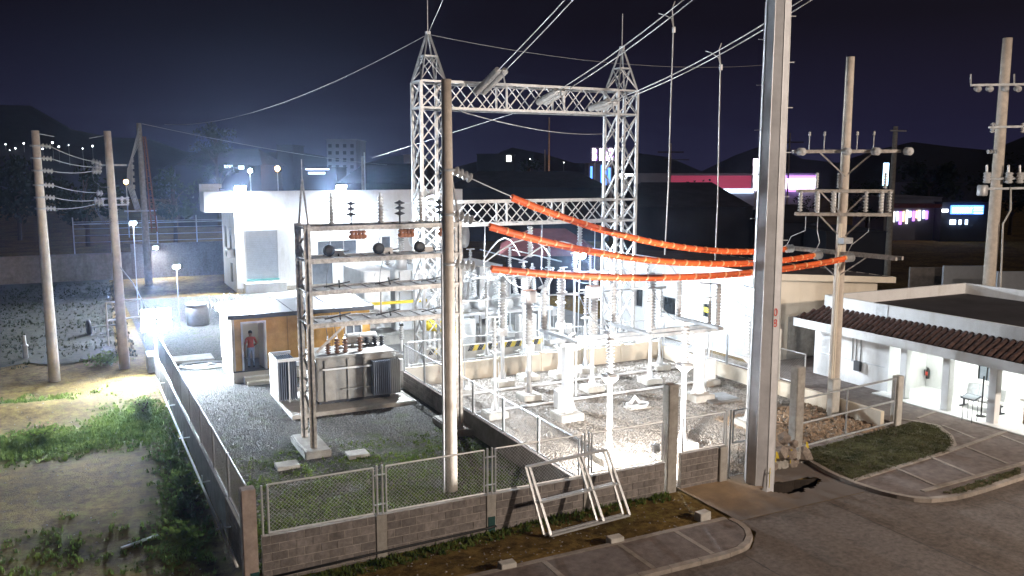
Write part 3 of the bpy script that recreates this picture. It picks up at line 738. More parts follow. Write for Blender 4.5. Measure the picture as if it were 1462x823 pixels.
def girder(z0, z1):
    g = grp('girder', (20, GY, z0), gan); x0, x1 = TX[0]+TW/2, TX[1]-TW/2; h = TW/2-.02; n_ = 9; s = (x1-x0)/n_
    for y in (GY-h, GY+h):
        for z in (z0, z1): bar('chord', 'galv', (x0, y, z), (x1, y, z), .12, g, shape='angle')
    for i in range(n_):
        a, c = x0+s*i, x0+s*(i+1)
        for y in (GY-h, GY+h):
            xbrace(g, (a, y, z0), (c, y, z0), (a, y, z1), (c, y, z1), .055)
            if i in (3, 6): bar('post', 'galv', (a, y, z0), (a, y, z1), .08, g, shape='angle')
        for z in (z0, z1): bar('brace', 'galv', (a, GY-h, z), (c, GY+h, z), .05, g, shape='angle'); bar('strut', 'galv', (a, GY-h, z), (a, GY+h, z), .05, g, shape='angle')
girder(12.5, 13.7); girder(7.05, 8.15)
# hanging post insulators under the lower girder
for px in (757, 828):
    p = atY(px, 322, GY-.3)
    insul('hanging_insulator', 'porcelain', (p.x, p.y, 5.35), 1.55, .09, .15, 11, gan)

# ------------------------------------------------------------------ overhead conductors of the gantry
def disc_prof(r=.14): return [(.03, 0), (.045, .02), (.05, .05), (r*.75, .065), (r, .09), (r*.97, .10), (.04, .105), (.03, .15)]
def string(par, a, d, nd, m='porcelain', r=.14, step=.15, name='insulator_disc'):
    a = Vector(a); d = Vector(d).normalized()
    for k in range(nd):
        lathe(name, m, disc_prof(r), a+d*(step*k), par, 12, top=a+d*(step*k+1), key=('disc', r))
    return a+d*(step*nd)
cps = [((683, 134), (1118, -360), 25.7, 'overhead twin conductor rising from long white insulators nearest the round concrete pole'),
       ((772, 148), (1124, -120), 25.7, 'middle overhead twin conductor strung from the upper girder, carrying one hanging dropper'),
       ((846, 156), (1155, -2), 27.5, 'overhead twin conductor from the right tower passing behind the steel pole')]
COND = []
for (pa, pb, yb, lab) in cps:
    A = atY(*pa, GY-.62); E_ = atD(*pb, yb); d = (E_-A).normalized()
    t = T('overhead_line', lab, 'power line', A, None)
    bar('yoke_plate', 'galv', A-Vector((.2, 0, 0)), A+Vector((.2, 0, 0)), .06, t)
    sd_ = d.cross(Vector((0, 0, 1))).normalized()*.16
    for s in (-1, 1):
        e1 = string(t, A+sd_*s*1.15+d*.12, d-Vector((0, 0, .06)), 12, r=.17, step=.19)
        tube('conductor', 'wire_grey', sag(e1, E_+sd_*s, .28, 16), .022, t)
    bar('yoke_plate', 'galv', A+d*2.4-Vector((0, 0, .15))-sd_*1.5, A+d*2.4-Vector((0, 0, .15))+sd_*1.5, .05, t)
    rod('clamp', 'galv', A+d*2.45+Vector((0, 0, -.15)), A+d*2.7+Vector((0, 0, -.85)), .035, t)
    COND.append((A, E_))
def on_line(k, px):
    """point on conductor k seen at that column"""
    A, E_ = COND[k]; best = None
    for i in range(201):
        p = A.lerp(E_, i/200); v = p-CC; x = PW/2+FPX*v.dot(rv)/v.dot(fw)
        if best is None or abs(x-px) < best[0]: best = (abs(x-px), p)
    return best[1]
for k, px, foot, lab in ((1, 957, (949, 364), 'pale dropper wire hanging from the middle overhead conductor'), (2, 1024, (1021, 372), 'pale dropper wire hanging from the conductor behind the steel pole')):
    p = on_line(k, px+6); D = (p-CC).dot(fh); q = atD(*foot, D+3.0)
    t = T('dropper_wire', lab, 'power line', p)
    tube('wire', 'wire_grey', [p, p.lerp(q, .03)+Vector((-.10, 0, .04)), p.lerp(q, .09)+Vector((-.02, 0, 0)), p.lerp(q, .4), p.lerp(q, .7)+Vector((.04, 0, 0)), q], .024, t)
    c2 = on_line(k, px-16)
    tube('tap_loop', 'wire_grey', [c2, c2.lerp(p.lerp(q, .085), .35)+Vector((0, 0, .10)), p.lerp(q, .06)+Vector((-.12, 0, 0)), p.lerp(q, .10)], .022, t)
    box('tee_clamp', 'galv', p.lerp(q, .10), (.09, .09, .2), t)
# thin earth wires
def wirething(lab, pts, r=.012, m='wire_grey', name='overhead_wire', s=.0, n=18):
    o = tube(name, m, sag(pts[0], pts[1], s, n), r, None, 5); return tag(o, lab, 'wire')
pk = Vector((TX[0], GY, 15.85)); pk2 = Vector((TX[1], GY, 15.85))
wirething('thin earth wire running from the left spire peak to the far pole beyond the yard', (pk, atD(235, 178, 78)), .016, s=1.2)
wirething('thin earth wire between the two spire peaks side', (pk, atD(1105, 92, 60)), .012, s=.7)
wirething('thin wire from the left spire peak up past the lightning rod', (pk, atY(650, -40, 30)), .012)
wirething('sagging wire from the square concrete pole to the right lattice tower', (atY(660, 160, 24), atY(866, 191, GY-.5)), .014, s=.25)
wirething('thin slanting wire from the left tower down to the rack beams', (atY(590, 288, GY-.6), atY(490, 318, 29)), .012)
wirething('thin slanting wire from the upper girder to the left tower leg', (atY(740, 160, GY-.6), atD(531, 226, 70)), .014)
wirething('long faint wire from the far braced pole toward the low dark roofs', (atD(203, 177, 68), atD(590, 238, 130)), .022, s=.6)

# ================================================================== POLES
def round_pole(name, label, base, h, r0, r1, m='concrete_pole', lean_=(0, 0), thing=True):
    t = T(name, label, 'utility pole', base)
    W = Matrix.Translation(base) @ Matrix(((1, 0, lean_[0], 0), (0, 1, lean_[1], 0), (0, 0, 1, 0), (0, 0, 0, 1)))
    prof = [(r0+(r1-r0)*k/8, -.3+(h+.3)*k/8) for k in range(9)]
    link('shaft', lathe_mesh(prof, m, 20), W, t)
    return t
def band_on(t, p, z, r, m='galv_dull', h=.08): lathe('pole_band', m, [(r, 0), (r+.02, .005), (r+.02, h-.005), (r, h)], (p[0], p[1], z), t, 16, key=('band', round(r, 3), h))
# main concrete pole in the gravel yard
MP = Vector((9.44, 23.13, 0))
mp_ = round_pole('concrete_pole', 'tall round concrete pole behind the front fence carrying the orange-covered lines', MP, 12.2, .225, .145)
rod('riser_conduit', 'galv_dull', (9.18, 23.0, 0), (9.2, 23.02, 7.2), .035, mp_)
# pole by the gate with crossarms
GP = Vector((26.33, 24.05, 0))
gp1 = round_pole('crossarm_pole', 'tan concrete pole with three crossarms of switches rising behind the pipe gate', GP, 13.9, .23, .15)
for dz in (0,): pass
for x in (-.16, -.05): rod('riser_conduit', 'cream_paint', GP+Vector((x-.18, -.2, 0)), GP+Vector((x-.15, -.16, 7.6)), .04, gp1)
bbox_bev('conduit_casing', 'concrete_pale', GP+Vector((-.48, -.42, 0)), GP+Vector((-.06, -.16, 1.5)), gp1, .02)
da = Vector((.80, -.60, 0))
def arm(z, L, dd, off=0, m='rack_steel', pole=GP, par=gp1, w=.1):
    c = Vector((pole.x, pole.y, z)); nn = Vector((-dd.y, dd.x, 0))*.18
    for s in (-1, 1): bar('crossarm', m, c+nn*s-dd*(L/2-off), c+nn*s+dd*(L/2+off), w, par, h=w*1.2)
    for s in (-1, 1): bar('arm_brace', m, c+dd*(s*L*.26)-nn, c+Vector((0, 0, -.95))-nn*.9, .05, par, shape='angle')
    return c
zt = 10.36; c = arm(zt, 3.9, da)
for s, k in ((-1.9, 0), (-.25, 1), (.8, 2), (1.95, 3)):
    e_ = string(gp1, c+da*s-Vector((0, .22, 0)), Vector((-.25, -1, -.05)), 3, r=.15, step=.12)
for s in (-1.35, -.8, .4, 1.0): rod('pin', 'galv', c+da*s, c+da*s+Vector((0, 0, .62)), .018, gp1, 6); lathe('pin_insulator', 'porcelain', [(.03, 0), (.06, .03), (.03, .08), (.05, .12), (.02, .16)], c+da*s+Vector((0, 0, .6)), gp1, 10, key='pinsm')
for z in (8.85, 7.95): arm(z, 3.5, da)
for s in (-1.65, -1.05, -.45, .75, 1.3, 1.6):
    cc_ = Vector((GP.x, GP.y, 0))+da*s+Vector((-.1, -.2, 0))
    insul('switch_insulator', 'porcelain', cc_+Vector((0, 0, 8.05)), .8, .055, .10, 7, gp1)
    if s in (-1.05, -.45, 1.3): box('switch_blade', 'white_metal', cc_+Vector((.12, .05, 8.42)), (.09, .1, .85), gp1)
for s in (-1.0, -.2, 1.5): insul('switch_insulator', 'porcelain', Vector((GP.x, GP.y, 8.95))+da*s, .6, .04, .07, 6, gp1)
dy = Vector((.0, 1, 0)); zc = 6.45
c = arm(zc, 5.4, Vector((0.06, -1, 0)).normalized(), -.1, par=gp1, w=.11)
box('cable_box', 'galv', GP+Vector((-.1, -.3, 6.95)), (.5, .3, .22), gp1)
ENDS = [Vector((26.05, 26.2, 6.47)), Vector((26.1, 24.72, 6.33)), Vector((26.1, 23.15, 6.36))]
for e_, jp in zip(ENDS, (-1.35, -.9, 1.0)):
    string(gp1, e_+Vector((-.05, 0, 0)), (-1, 0, -.02), 3, r=.17, step=.14)
    tp = Vector((GP.x, GP.y, 7.9))+da*jp
    tube('jumper', 'wire_grey', [e_+Vector((-.5, 0, 0)), e_+Vector((-.3, -.1, .5)), tp+Vector((0, 0, -.6)), tp], .014, gp1, 5)
# orange covered lines
STARTS = [(9.64, (668, 244)), (8.36, (664, 303)), (6.92, (664, 378))]
PXS = [(730, 1140), (697, 1182), (699, 1226)]
SAG = (.85, .78, .55)
def px_of(p): v = p-CC; return PW/2+FPX*v.dot(rv)/v.dot(fw)
LABS = ('highest orange insulating cover strung on its overhead line', 'middle orange insulating cover between the round pole and crossarm pole', 'lowest orange insulating cover, hanging in front of the switchyard')
for (z, ip), (xa, xb), e_, sg, lab in zip(STARTS, PXS, ENDS, SAG, LABS):
    A = Vector((MP.x+.2, MP.y, z)); L0 = e_+Vector((-.5, 0, 0))
    pts = sag(A, L0, sg, 160); d0 = (pts[6]-pts[0]).normalized()
    string(mp_, pts[0], d0, 4, r=.15, step=.17); band_on(mp_, MP, z-.04, .19)
    w = tag(tube('line_wire', 'wire_grey', pts[4::6]+[pts[-1]], .016, None, 5), lab.split(' insul')[0]+' line: bare grey wire running through that cover', 'wire')
    t = T('line_cover', lab, 'line cover', pts[80])
    cov = [p for p in pts if xa <= px_of(p) <= xb]; ns = max(8, int(sum((b_-a_).length for a_, b_ in zip(cov[:-1], cov[1:]))/.62))
    for i in range(ns):
        a_ = cov[int(i*(len(cov)-1)/ns)]; c_ = cov[int((i+1)*(len(cov)-1)/ns)]; d = (c_-a_)
        tube('cover_segment', 'orange', [a_, a_+d*.03, a_+d*.5, c_-d*.02, c_], .082, t, 10)
        tube('coupling', 'orange_seam', [c_-d.normalized()*.03, c_+d.normalized()*.03], .098, t, 10)
        M_, L_ = frame_mat(a_, c_)
        link('flange', mk(BARV, CUBEF, 'orange', key='bar'), M_ @ Matrix.Translation((0, -.105, .02)) @ Matrix.Diagonal((.02, .07, L_*.96, 1)), t)
        for q in (.5,): link('seam_clip', mk(CUBEV, CUBEF, 'orange_seam', key='cube'), M_ @ Matrix.Translation((0, -.115, L_*q)) @ Matrix.Diagonal((.045, .06, .045, 1)), t)
# loops of cable from the lowest insulator to the bushings
for i, (pa, pm, pb) in enumerate((((690, 372), (722, 348), (742, 365)), ((692, 375), (758, 350), (785, 365)), ((745, 372), (790, 366), (824, 352)))):
    a_, m_, b_ = atY(*pa, 30), atY(*pm, 33), atY(*pb, 36)
    tag(tube('jumper_cable', 'white_metal', [a_.lerp(m_, k/6)*(1-k/6)+m_.lerp(b_, k/6)*(k/6) if 0 else (a_*(1-k/6)**2+m_*2*(k/6)*(1-k/6)*1+b_*(k/6)**2)+Vector((0, 0, .55*math.sin(math.pi*k/6))) for k in range(7)], .03, None, 6), ('short white jumper cable arching off the lowest insulator string', 'longer white jumper cable arching over the tall current transformer', 'white jumper cable running up toward the yard lamp')[i], 'cable')

# steel monopole
SP = Vector((18.34, 19.5, 0))
sp = T('steel_pole', 'thick tapered eight-sided grey steel pole standing beside the open pit', 'utility pole', SP)
prof = [(.46, -.9), (.455, 0), (.36, 14.5), (.28, 24)]
vs = []; fs = []
for r_, z in prof:
    for k in range(8): a = 2*math.pi*(k+.5)/8+R(12); vs.append((SP.x+r_*math.cos(a), SP.y+r_*math.sin(a), z))
for q in range(3):
    for k in range(8): fs.append((q*8+k, q*8+(k+1) % 8, (q+1)*8+(k+1) % 8, (q+1)*8+k))
fs.append(tuple(range(24, 32))); poly('shaft', 'steel_pole', vs, fs, sp)
for k in range(8):
    a = 2*math.pi*(k+.5)/8+R(12); bar('edge_seam', 'galv', (SP.x+.457*math.cos(a), SP.y+.457*math.sin(a), 0), (SP.x+.362*math.cos(a), SP.y+.362*math.sin(a), 14.5), .018, sp)
for k in range(16):
    z = 6.9+.62*k*1.05; r_ = .455-.0066*z; dl = -rv if k % 2 == 0 else rv
    bar('climbing_step', 'galv', SP+dl*(r_*.92)+Vector((0, 0, z)), SP+dl*(r_+.17)+Vector((0, 0, z)), .025, sp)
bar('bracket', 'galv', SP-rv*.38+Vector((0, 0, 6.1)), SP-rv*.72+Vector((0, 0, 6.18)), .03, sp)
# red painted characters on the pole face
for k, ch in enumerate('08'):
    cu = bpy.data.curves.new('digit', 'FONT'); cu.body = ch; cu.size = .34; cu.extrude = .002; cu.materials.append(MT['red_paint']); cu.align_x = 'CENTER'
    fd = -(fh*math.cos(R(28))-rv*math.sin(R(28))); right = Vector((0, 0, 1)).cross(fd).normalized(); zz = 5.3-.33*k
    p = SP+fd*(.432-.0066*zz+.01)+Vector((0, 0, zz))
    Wm = Matrix(((right.x, 0, fd.x, p.x), (right.y, 0, fd.y, p.y), (right.z, 1, fd.z, p.z), (0, 0, 0, 1)))
    tmp = bpy.data.objects.new('tmp', cu); col.objects.link(tmp); dgm = bpy.data.meshes.new_from_object(tmp.evaluated_get(bpy.context.evaluated_depsgraph_get())); bpy.data.objects.remove(tmp); dg = bpy.data.objects.new('painted_digit', dgm); col.objects.link(dg); dg.matrix_basis = Wm; dg.parent = sp; dg.matrix_parent_inverse = WM[sp].inverted()
# warning tape on sticks around the pit
tp = T('barrier_tape', 'thin stakes with yellow warning tape around the open pit', 'barrier', (19.2, 18.9, 0))
stk = [atz(x, y, 0) for x, y in ((1098, 697), (1107, 672), (1128, 668), (1150, 657))]
for p in stk: rod('stake', 'yellow', p, p+Vector((.03, .02, .62)), .012, tp, 6)
for a_, b_ in zip(stk[:-1], stk[1:]): 
    pts = sag(a_+Vector((.03, .02, .45)), b_+Vector((.03, .02, .45)), .10, 6)
    poly('tape', 'yellow', [q for p in pts for q in (p-Vector((0, 0, .02)), p+Vector((0, .004, .02)))], [(2*i, 2*i+2, 2*i+3, 2*i+1) for i in range(6)], tp)
for p in stk[1:]: poly('tape_tail', 'yellow', [p+Vector((.03, .02, .62)), p+Vector((.06, -.01, .6)), p+Vector((.11, -.03, .42)), p+Vector((.05, .0, .38))], [(0, 1, 2, 3)], tp)

# left-hand distribution poles
P1 = Vector((-1.72, 44.1, 0)); P2 = Vector((1.3, 45.5, 0))
l1 = round_pole('line_pole', 'tan concrete pole with six stub insulators standing on the earth lot', P1, 11.4, .25, .16, lean_=(-.008, 0))
l2 = round_pole('line_pole', 'tan concrete pole beside the bright floodlight, joined to its neighbour by six wires', P2, 11.5, .25, .16, lean_=(-.02, 0))
lz = [10.75, 10.2, 9.65, 9.0, 8.45, 7.95]
dpp = (P2-P1).normalized()
for i, z in enumerate(lz):
    a_ = P1+dpp*.25+Vector((-.09, 0, z)); zb = (9.95, 9.75, 9.6, 8.55, 8.2, 8.1)[i]; b_ = P2-dpp*(.3)+Vector((-.2, 0, zb-.0))
    band_on(l1, P1+Vector((-.008*z, 0, 0)), z-.05, .2)
    ea = string(l1, a_, Vector((*(b_-a_).xy, -.25)), 3, 'porcelain', .12, .15); eb = string(l2, b_, (a_-b_), 3 if i in (0, 2, 4) else 2, 'porcelain', .15, .15)
    bar('insulator_arm', 'galv_dull', P1+Vector((-.1, 0, z)), a_, .05, l1)
    tag(tube('line_wire', 'wire_grey', sag(ea, eb, .08, 10), .018, None, 5), ('uppermost', 'second highest', 'third highest', 'fourth highest', 'fifth highest', 'lowest')[i]+' wire strung between the two tan poles on the earth lot', 'wire')
    if i >= 2: tube('jumper_loop', 'wire_dark', [eb, eb+Vector((.05, 0, -.45)), eb+Vector((.35, 0, -.75 if i < 4 else -1.1)), P2+Vector((-.05, -.1, zb-.75))], .016, l2, 5)
for z in (9.9, 8.3, 8.0): bar('crossarm', 'galv_dull', P2+Vector((-.5, .2, z)), P2+Vector((.65, .2, z)), .08, l2)
for x in (.35, .6): insul('pin_insulator', 'porcelain', P2+Vector((x, .2, 8.05)), .35, .04, .09, 3, l2)
for z in (11.3,): rod('stub', 'galv_dull', P1+Vector((-.1, 0, z)), P1+Vector((.7, -.1, z-.15)), .02, l1); rod('stub', 'galv_dull', P2+Vector((-.2, 0, z)), P2+Vector((-.9, .1, z-.15)), .02, l2)
tube('guy_wire', 'wire_grey', [P2+Vector((-.05, -.1, 5.2)), P2+Vector((.6, -.3, 4.2)), P2+Vector((1.1, -.6, 3.0))], .03, l2, 5)
# braced pole farther back
P3 = Vector((4.56, 79.0, 0)); 
l3 = round_pole('line_pole', 'far grey pole with tangled cables and red ladder brace near the block wall', P3, 13.6, .32, .2, 'concrete', (-.01, 0))
for k in range(5):
    x = -.75-.1*k; tube('hanging_cable', 'wire_grey', [P3+Vector((-.1, -.3, 13.2-.3*k)), P3+Vector((x, -.4, 11-.3*k)), P3+Vector((x-.1, -.4, 8.5)), P3+Vector((x+.4, -.5, 6.4))], .035, l3, 5)
for s in (0, .4): rod('ladder_rail', 'rust', P3+Vector((.45+s, -.4, 4.5)), P3+Vector((.2+s*.4, -.3, 12.5)), .06, l3, 6)
for k in range(14): z = 4.8+.55*k; rod('ladder_rung', 'rust', P3+Vector((.42-.015*k, -.4, z)), P3+Vector((.8-.04*k, -.4, z)), .04, l3, 5)
for k in range(8): insul('insulator', 'porcelain', P3+Vector((-.75, -.4, 6.5+.55*k)), .35, .06, .14, 3, l3)
bar('crossarm', 'galv_dull', P3+Vector((-1.6, -.3, 6.3)), P3+Vector((.9, -.3, 6.3)), .12, l3)
# right far pole with three transformers
P4 = atD(1404, 511, 44); P4.z = 0
l4 = round_pole('crossarm_pole', 'tan pole with four pot transformers behind the guard house roof', P4, 16.2, .33, .22)
def px4(x, y, dd=0): return atD(x, y, 44+dd)
for y, xa, xb in ((122, 1386, 1500), (182, 1412, 1500), (270, 1402, 1510), (256, 1405, 1510)):
    bar('crossarm', 'galv_dull', px4(xa, y, -.4), px4(xb, y-2, -.4), .11, l4)
for x in (1393, 1410, 1432, 1450): string(l4, px4(x, 126, -.5), (-.6, -1, -.3), 3, r=.15, step=.13)
for x in (1417, 1460): insul('pin_insulator', 'porcelain', px4(x, 190, -.4), .5, .06, .13, 4, l4)
string(l4, px4(1425, 217, -.3), -rv, 4, r=.12, step=.14)
for x in (1409, 1440, 1456): insul('pot_insulator', 'porcelain', px4(x, 262, -.6), .55, .15, .2, 4, l4); rod('pot_stem', 'galv', px4(x, 252, -.6), px4(x, 236, -.6), .06, l4)
lathe('pot_transformer', 'galv', [(.22, 0), (.25, .05), (.25, .5), (.2, .55)], px4(1402, 280, -.6), l4, 14)
for x, z in ((1386, 108), (1448, 108)): rod('pin', 'galv', px4(x, 122, -.4), px4(x, 106, -.4), .04, l4, 6)
tube('riser_conduit', 'concrete_pale', [px4(1443, 268, -.5), px4(1443, 300, -.5), px4(1432, 320, -.5), px4(1428, 420, -.5), px4(1424, 470, -.5)], .045, l4)
# far dark pole behind the crossarm pole
P5 = atD(1266, 395, 78); P5.z = 0
l5 = round_pole('line_pole', 'dim grey pole standing far behind the crossarm pole', P5, 13.6, .3, .2, 'concrete')
bar('crossarm', 'galv_dull', P5+Vector((-1, -.3, 13.2)), P5+Vector((1, -.3, 13.2)), .12, l5)

# ================================================================== BUS RACK
rk = T('bus_rack', 'weathered steel bus rack with four long beams of switches and insulators above the small transformer', 'rack', (9, 29, 0))
RX = (6.57, 11.98); RY = (28.25, 29.6)
for x in RX:
    p = grp('lattice_post', (x, 28.9, 0), rk)
    for y in RY:
        bar('channel', 'rack_steel', (x, y, .25), (x, y, 7.85), .17, p, h=.1, up=(1, 0, 0))
        bar('channel_flange', 'rack_steel', (x-.09, y, .25), (x-.09, y, 7.84), .02, p, h=.16, up=(1, 0, 0))
    bbox_bev('footing', 'concrete', (x-.45, 27.8, -.05), (x+.45, 30.05, .25), rk, .04)
    zs = [.5+.66*k for k in range(12)]
    for k in range(11):
        a, c = (RY[0], RY[1]) if k % 2 else (RY[1], RY[0]); bar('lacing', 'rack_steel', (x, a, zs[k]), (x, c, zs[k+1]), .06, p, shape='angle')
    for z in (2.4, 6.6): bar('lacing', 'rack_steel', (x, RY[0], z), (x, RY[1], z), .06, p, shape='angle')
    for y in RY: rod('peak_leg', 'rack_steel', (x, y, 7.85), (x, 28.92, 9.35), .035, p, 6)
    rod('peak_rod', 'rack_steel', (x, 28.92, 9.3), (x, 28.92, 10.0), .015, p, 6)
BZ = (7.76, 6.68, 5.6, 4.5)
for z in BZ:
    bm_ = grp('beam', (9, 28.9, z), rk)
    for y in RY: bar('channel', 'rack_steel', (RX[0]-.15, y, z), (RX[1]+.1, y, z), .14, bm_, h=.07, up=(0, 0, 1)); bar('channel_web', 'rack_steel', (RX[0]-.15, y-.03, z-.07), (RX[1]+.1, y-.03, z-.07), .02, bm_, h=.12, up=(0, 0, 1))
    for k in range(9): x = RX[0]+.3+.61*k; bar('cross_tie', 'rack_steel', (x, RY[0], z+.02), (x, RY[1], z+.02), .07, bm_, h=.03)
    B('deck_plate', 'rack_steel', (RX[0]-.1, RY[0]+.1, z-.01), (RX[1], RY[1]-.12, z+.01), bm_)
for x in (7.6, 9.35, 10.85):
    insul('post_insulator', 'porcelain', (x-.05, 29.0, 7.8), .95, .06, .11, 9, rk); rod('cap', 'galv_dull', (x-.05, 29.0, 8.75), (x-.05, 29.0, 8.88), .05, rk)
    insul('pin_insulator', 'black_polymer', (x+.55, 28.7, 8.05), .55, .04, .19, 3, rk); rod('pin', 'black', (x+.55, 28.7, 7.75), (x+.55, 28.7, 8.1), .03, rk)
    for k in range(4): lathe('hanging_bushing', 'rust', [(.04, 0), (.12, .04), (.13, .12), (.05, .18), (.12, .24), (.06, .3)], (x+.62+.13*k-.1, 28.5, 7.3), rk, 10, key='hb')
    lathe('disc_coil', 'black', [(.1, 0), (.2, .02), (.2, .14), (.1, .16)], (x-.3, 28.6, 6.95), rk, 14, top=(x-.3, 27.6, 6.95), key='coil')
    box('switch_base', 'white_metal', (x+.05, 28.7, 6.85), (.34, .3, .2), rk)
    tube('lead', 'wire_dark', [(x-.1, 29, 7.75), (x-.12, 28.9, 7.3), (x-.3, 28.6, 7.1)], .012, rk, 5)
for z in (6.78, 5.7, 4.6):
    for x in (7.1, 8.9, 10.6):
        bar('operating_rod', 'black', (x, 28.5, z+.02), (x+1.0, 28.9, z+.10), .035, rk); bar('switch_jaw', 'black', (x+.5, 28.4, z), (x+.7, 29.2, z+.12), .05, rk)
for x in (8.95,): rod('drop_rod', 'rack_steel', (x+.2, 28.7, 4.6), (x+.2, 28.7, 5.6), .025, rk)
bar('knee_brace', 'rack_steel', (6.7, 28.25, 3.55), (7.75, 28.25, 4.45), .09, rk, shape='angle'); bar('knee_brace', 'rack_steel', (11.85, 28.25, 3.55), (10.9, 28.25, 4.45), .09, rk, shape='angle')
for x in (7.4, 9.3, 10.9): tube('lead', 'wire_dark', [(x, 28.7, 6.68), (x-.12, 28.8, 6.1), (x-.1, 29, 5.6)], .01, rk, 5)

# ================================================================== SMALL TRANSFORMER
tr = T('transformer', 'grey oil transformer with dark bushings on a concrete pad under the bus rack', 'transformer', (9.3, 34.5, 0))
bbox_bev('pad', 'concrete_pale', (6.75, 32.75, -.05), (11.9, 36.6, .16), tr, .03)
bbox_bev('tank', 'tank_grey', (8.0, 33.75, .3), (11.2, 35.6, 2.08), tr, .03)
B('skid', 'dark_trim', (8.1, 33.85, .16), (11.1, 35.5, .3), tr)
for x in (8.35, 9.3, 9.95): B('stiffener', 'tank_grey', (x-.045, 33.64, .32), (x+.045, 33.752, 2.0), tr)
B('cover', 'tank_grey', (7.92, 33.66, 2.08), (11.28, 35.7, 2.16), tr); B('front_pipe', 'white_metal', (8.2, 33.55, 1.62), (11.3, 33.62, 1.69), tr)
B('drain_pipe', 'tank_grey', (9.0, 33.6, .72), (10.3, 33.66, .78), tr)
rl = grp('radiator_bank', (6.95, 34.9, .2), tr)
for k in range(9): B('fin', 'radiator', (6.62+.085*k, 34.35, .35), (6.65+.085*k, 35.85, 2.0), rl)
B('header', 'white_metal', (6.56, 34.28, 1.98), (7.42, 34.36, 2.1), rl); B('header', 'white_metal', (6.56, 35.84, 1.98), (7.42, 35.92, 2.1), rl); B('end_plate', 'white_metal', (6.54, 34.28, .3), (6.58, 35.9, 2.1), rl); B('end_plate', 'white_metal', (6.98, 34.26, .3), (7.02, 34.34, 1.98), rl)
B('header', 'white_metal', (7.4, 34.6, 1.7), (8.02, 34.8, 1.85), tr); B('header', 'white_metal', (7.4, 34.6, .6), (8.02, 34.8, .75), tr)
r2_ = grp('radiator_bank', (11.5, 34.6, .2), tr)
for k in range(14): B('fin', 'radiator' if k < 9 else 'tank_grey', (10.25+.085*k, 33.28, .42), (10.275+.085*k, 33.72, 1.85), r2_)
for k in range(6): B('fin', 'tank_grey', (11.3, 33.9+.26*k, .45), (11.72, 33.94+.26*k, 1.9), r2_)
for i, x in enumerate((8.6, 8.98, 9.32, 9.95)):
    insul('bushing', 'porcelain_brown', (x, 34.2, 2.16), .62 if i else .5, .07, .13, 5, tr); rod('terminal', 'galv', (x, 34.2, 2.76), (x, 34.2, 2.92), .03, tr)
for x in (10.5, 10.85, 11.15): insul('bushing', 'black_polymer', (x, 35.0, 2.16), .42, .06, .12, 4, tr)
for i in range(3): tube('lead', 'wire_dark', [(8.6+.36*i, 34.2, 2.85), (8.5+.36*i, 34.0, 3.3), (8.8+.3*i, 32.8, 4.0), (8.9+.3*i, 29.6, 4.5)], .015, tr, 5)
lathe('conservator', 'tank_grey', [(.05, 0), (.22, .02), (.24, .1), (.24, 1.3), (.22, 1.38), (.05, 1.4)], (9.6, 35.3, 2.5), tr, 16, top=(11, 35.3, 2.5))
B('conservator_leg', 'tank_grey', (9.9, 35.2, 2.16), (9.98, 35.4, 2.35), tr); B('conservator_leg', 'tank_grey', (10.7, 35.2, 2.16), (10.78, 35.4, 2.35), tr)
box('control_box', 'white_metal', (11.5, 33.8, 1.5), (.3, .3, .5), tr)
rod('arrester_stem', 'white_metal', (11.75, 34.1, 2.0), (11.75, 34.1, 2.5), .05, tr); insul('arrester', 'porcelain', (11.75, 34.1, 2.5), .6, .06, .12, 6, tr)
box('arrester_cap', 'black', (11.75, 34.1, 3.15), (.14, .14, .12), tr)

# ================================================================== PLYWOOD SITE OFFICE
cb = T('site_office', 'yellow-brown plywood site office with open white-framed door and metal roof', 'cabin', (8.8, 42.5, 0))
X0, X1, YF, YB = 5.62, 12.1, 39.7, 43.2
B('base', 'cream_paint', (X0, YF, -.02), (X1, YB, .5), cb)
B('floor_edge', 'dark_trim', (X0-.02, YF-.02, .5), (X1+.02, YB+.02, .56), cb)
for a, c in ((X0+.06, 6.02), (7.14, 8.1), (8.13, 9.1), (9.13, 10.2), (10.23, X1-.06)):
    if a > 10.2:
        B('wall_panel', 'plywood', (a, YF, .56), (10.85, YF+.08, 3.0), cb); B('wall_panel', 'plywood', (11.68, YF, .56), (c, YF+.08, 3.0), cb)
        B('wall_panel', 'plywood', (10.85, YF, .56), (11.68, YF+.08, 1.2), cb); B('wall_panel', 'plywood', (10.85, YF, 2.72), (11.68, YF+.08, 3.0), cb)
    else: B('wall_panel', 'plywood', (a, YF, .56), (c, YF+.08, 3.0), cb)
B('wall_panel', 'plywood', (6.02, YF, 2.82), (7.14, YF+.08, 3.0), cb)
for x in (8.115, 9.115, 10.215): B('panel_seam', 'plywood_dark', (x-.015, YF+.02, .56), (x+.015, YF+.07, 3.0), cb)
for k in range(3): B('wall_panel', 'plywood', (X0, YF+.08+1.13*k, .56), (X0+.07, YF+1.19+1.13*k, 3.0), cb)
B('rear_wall', 'cream_paint', (X0, YB-.08, .56), (X1, YB, 3.0), cb); B('side_wall', 'plywood', (X1-.07, YF+.08, .56), (X1, YB-.08, 3.0), cb)
for x, y in ((X0-.03, YF-.03), (X0-.03, YB-.05)): B('corner_post', 'cream_paint', (x, y, .56), (x+.14, y+.12, 3.05), cb)
bbox_bev('side_window', 'white_metal', (X0-.04, 41.6, 1.5), (X0+.03, 42.8, 2.6), cb, .01)
df_ = grp('door_frame', (6.58, YF, .56), cb)
for a, c in (((6.02, .56), (6.1, 2.82)), ((7.06, .56), (7.14, 2.82))): B('jamb', 'white_metal', (a[0], YF-.04, a[1]), (c[0], YF+.1, c[1]), df_)
B('lintel', 'white_metal', (6.1, YF-.04, 2.74), (7.06, YF+.1, 2.82), df_)
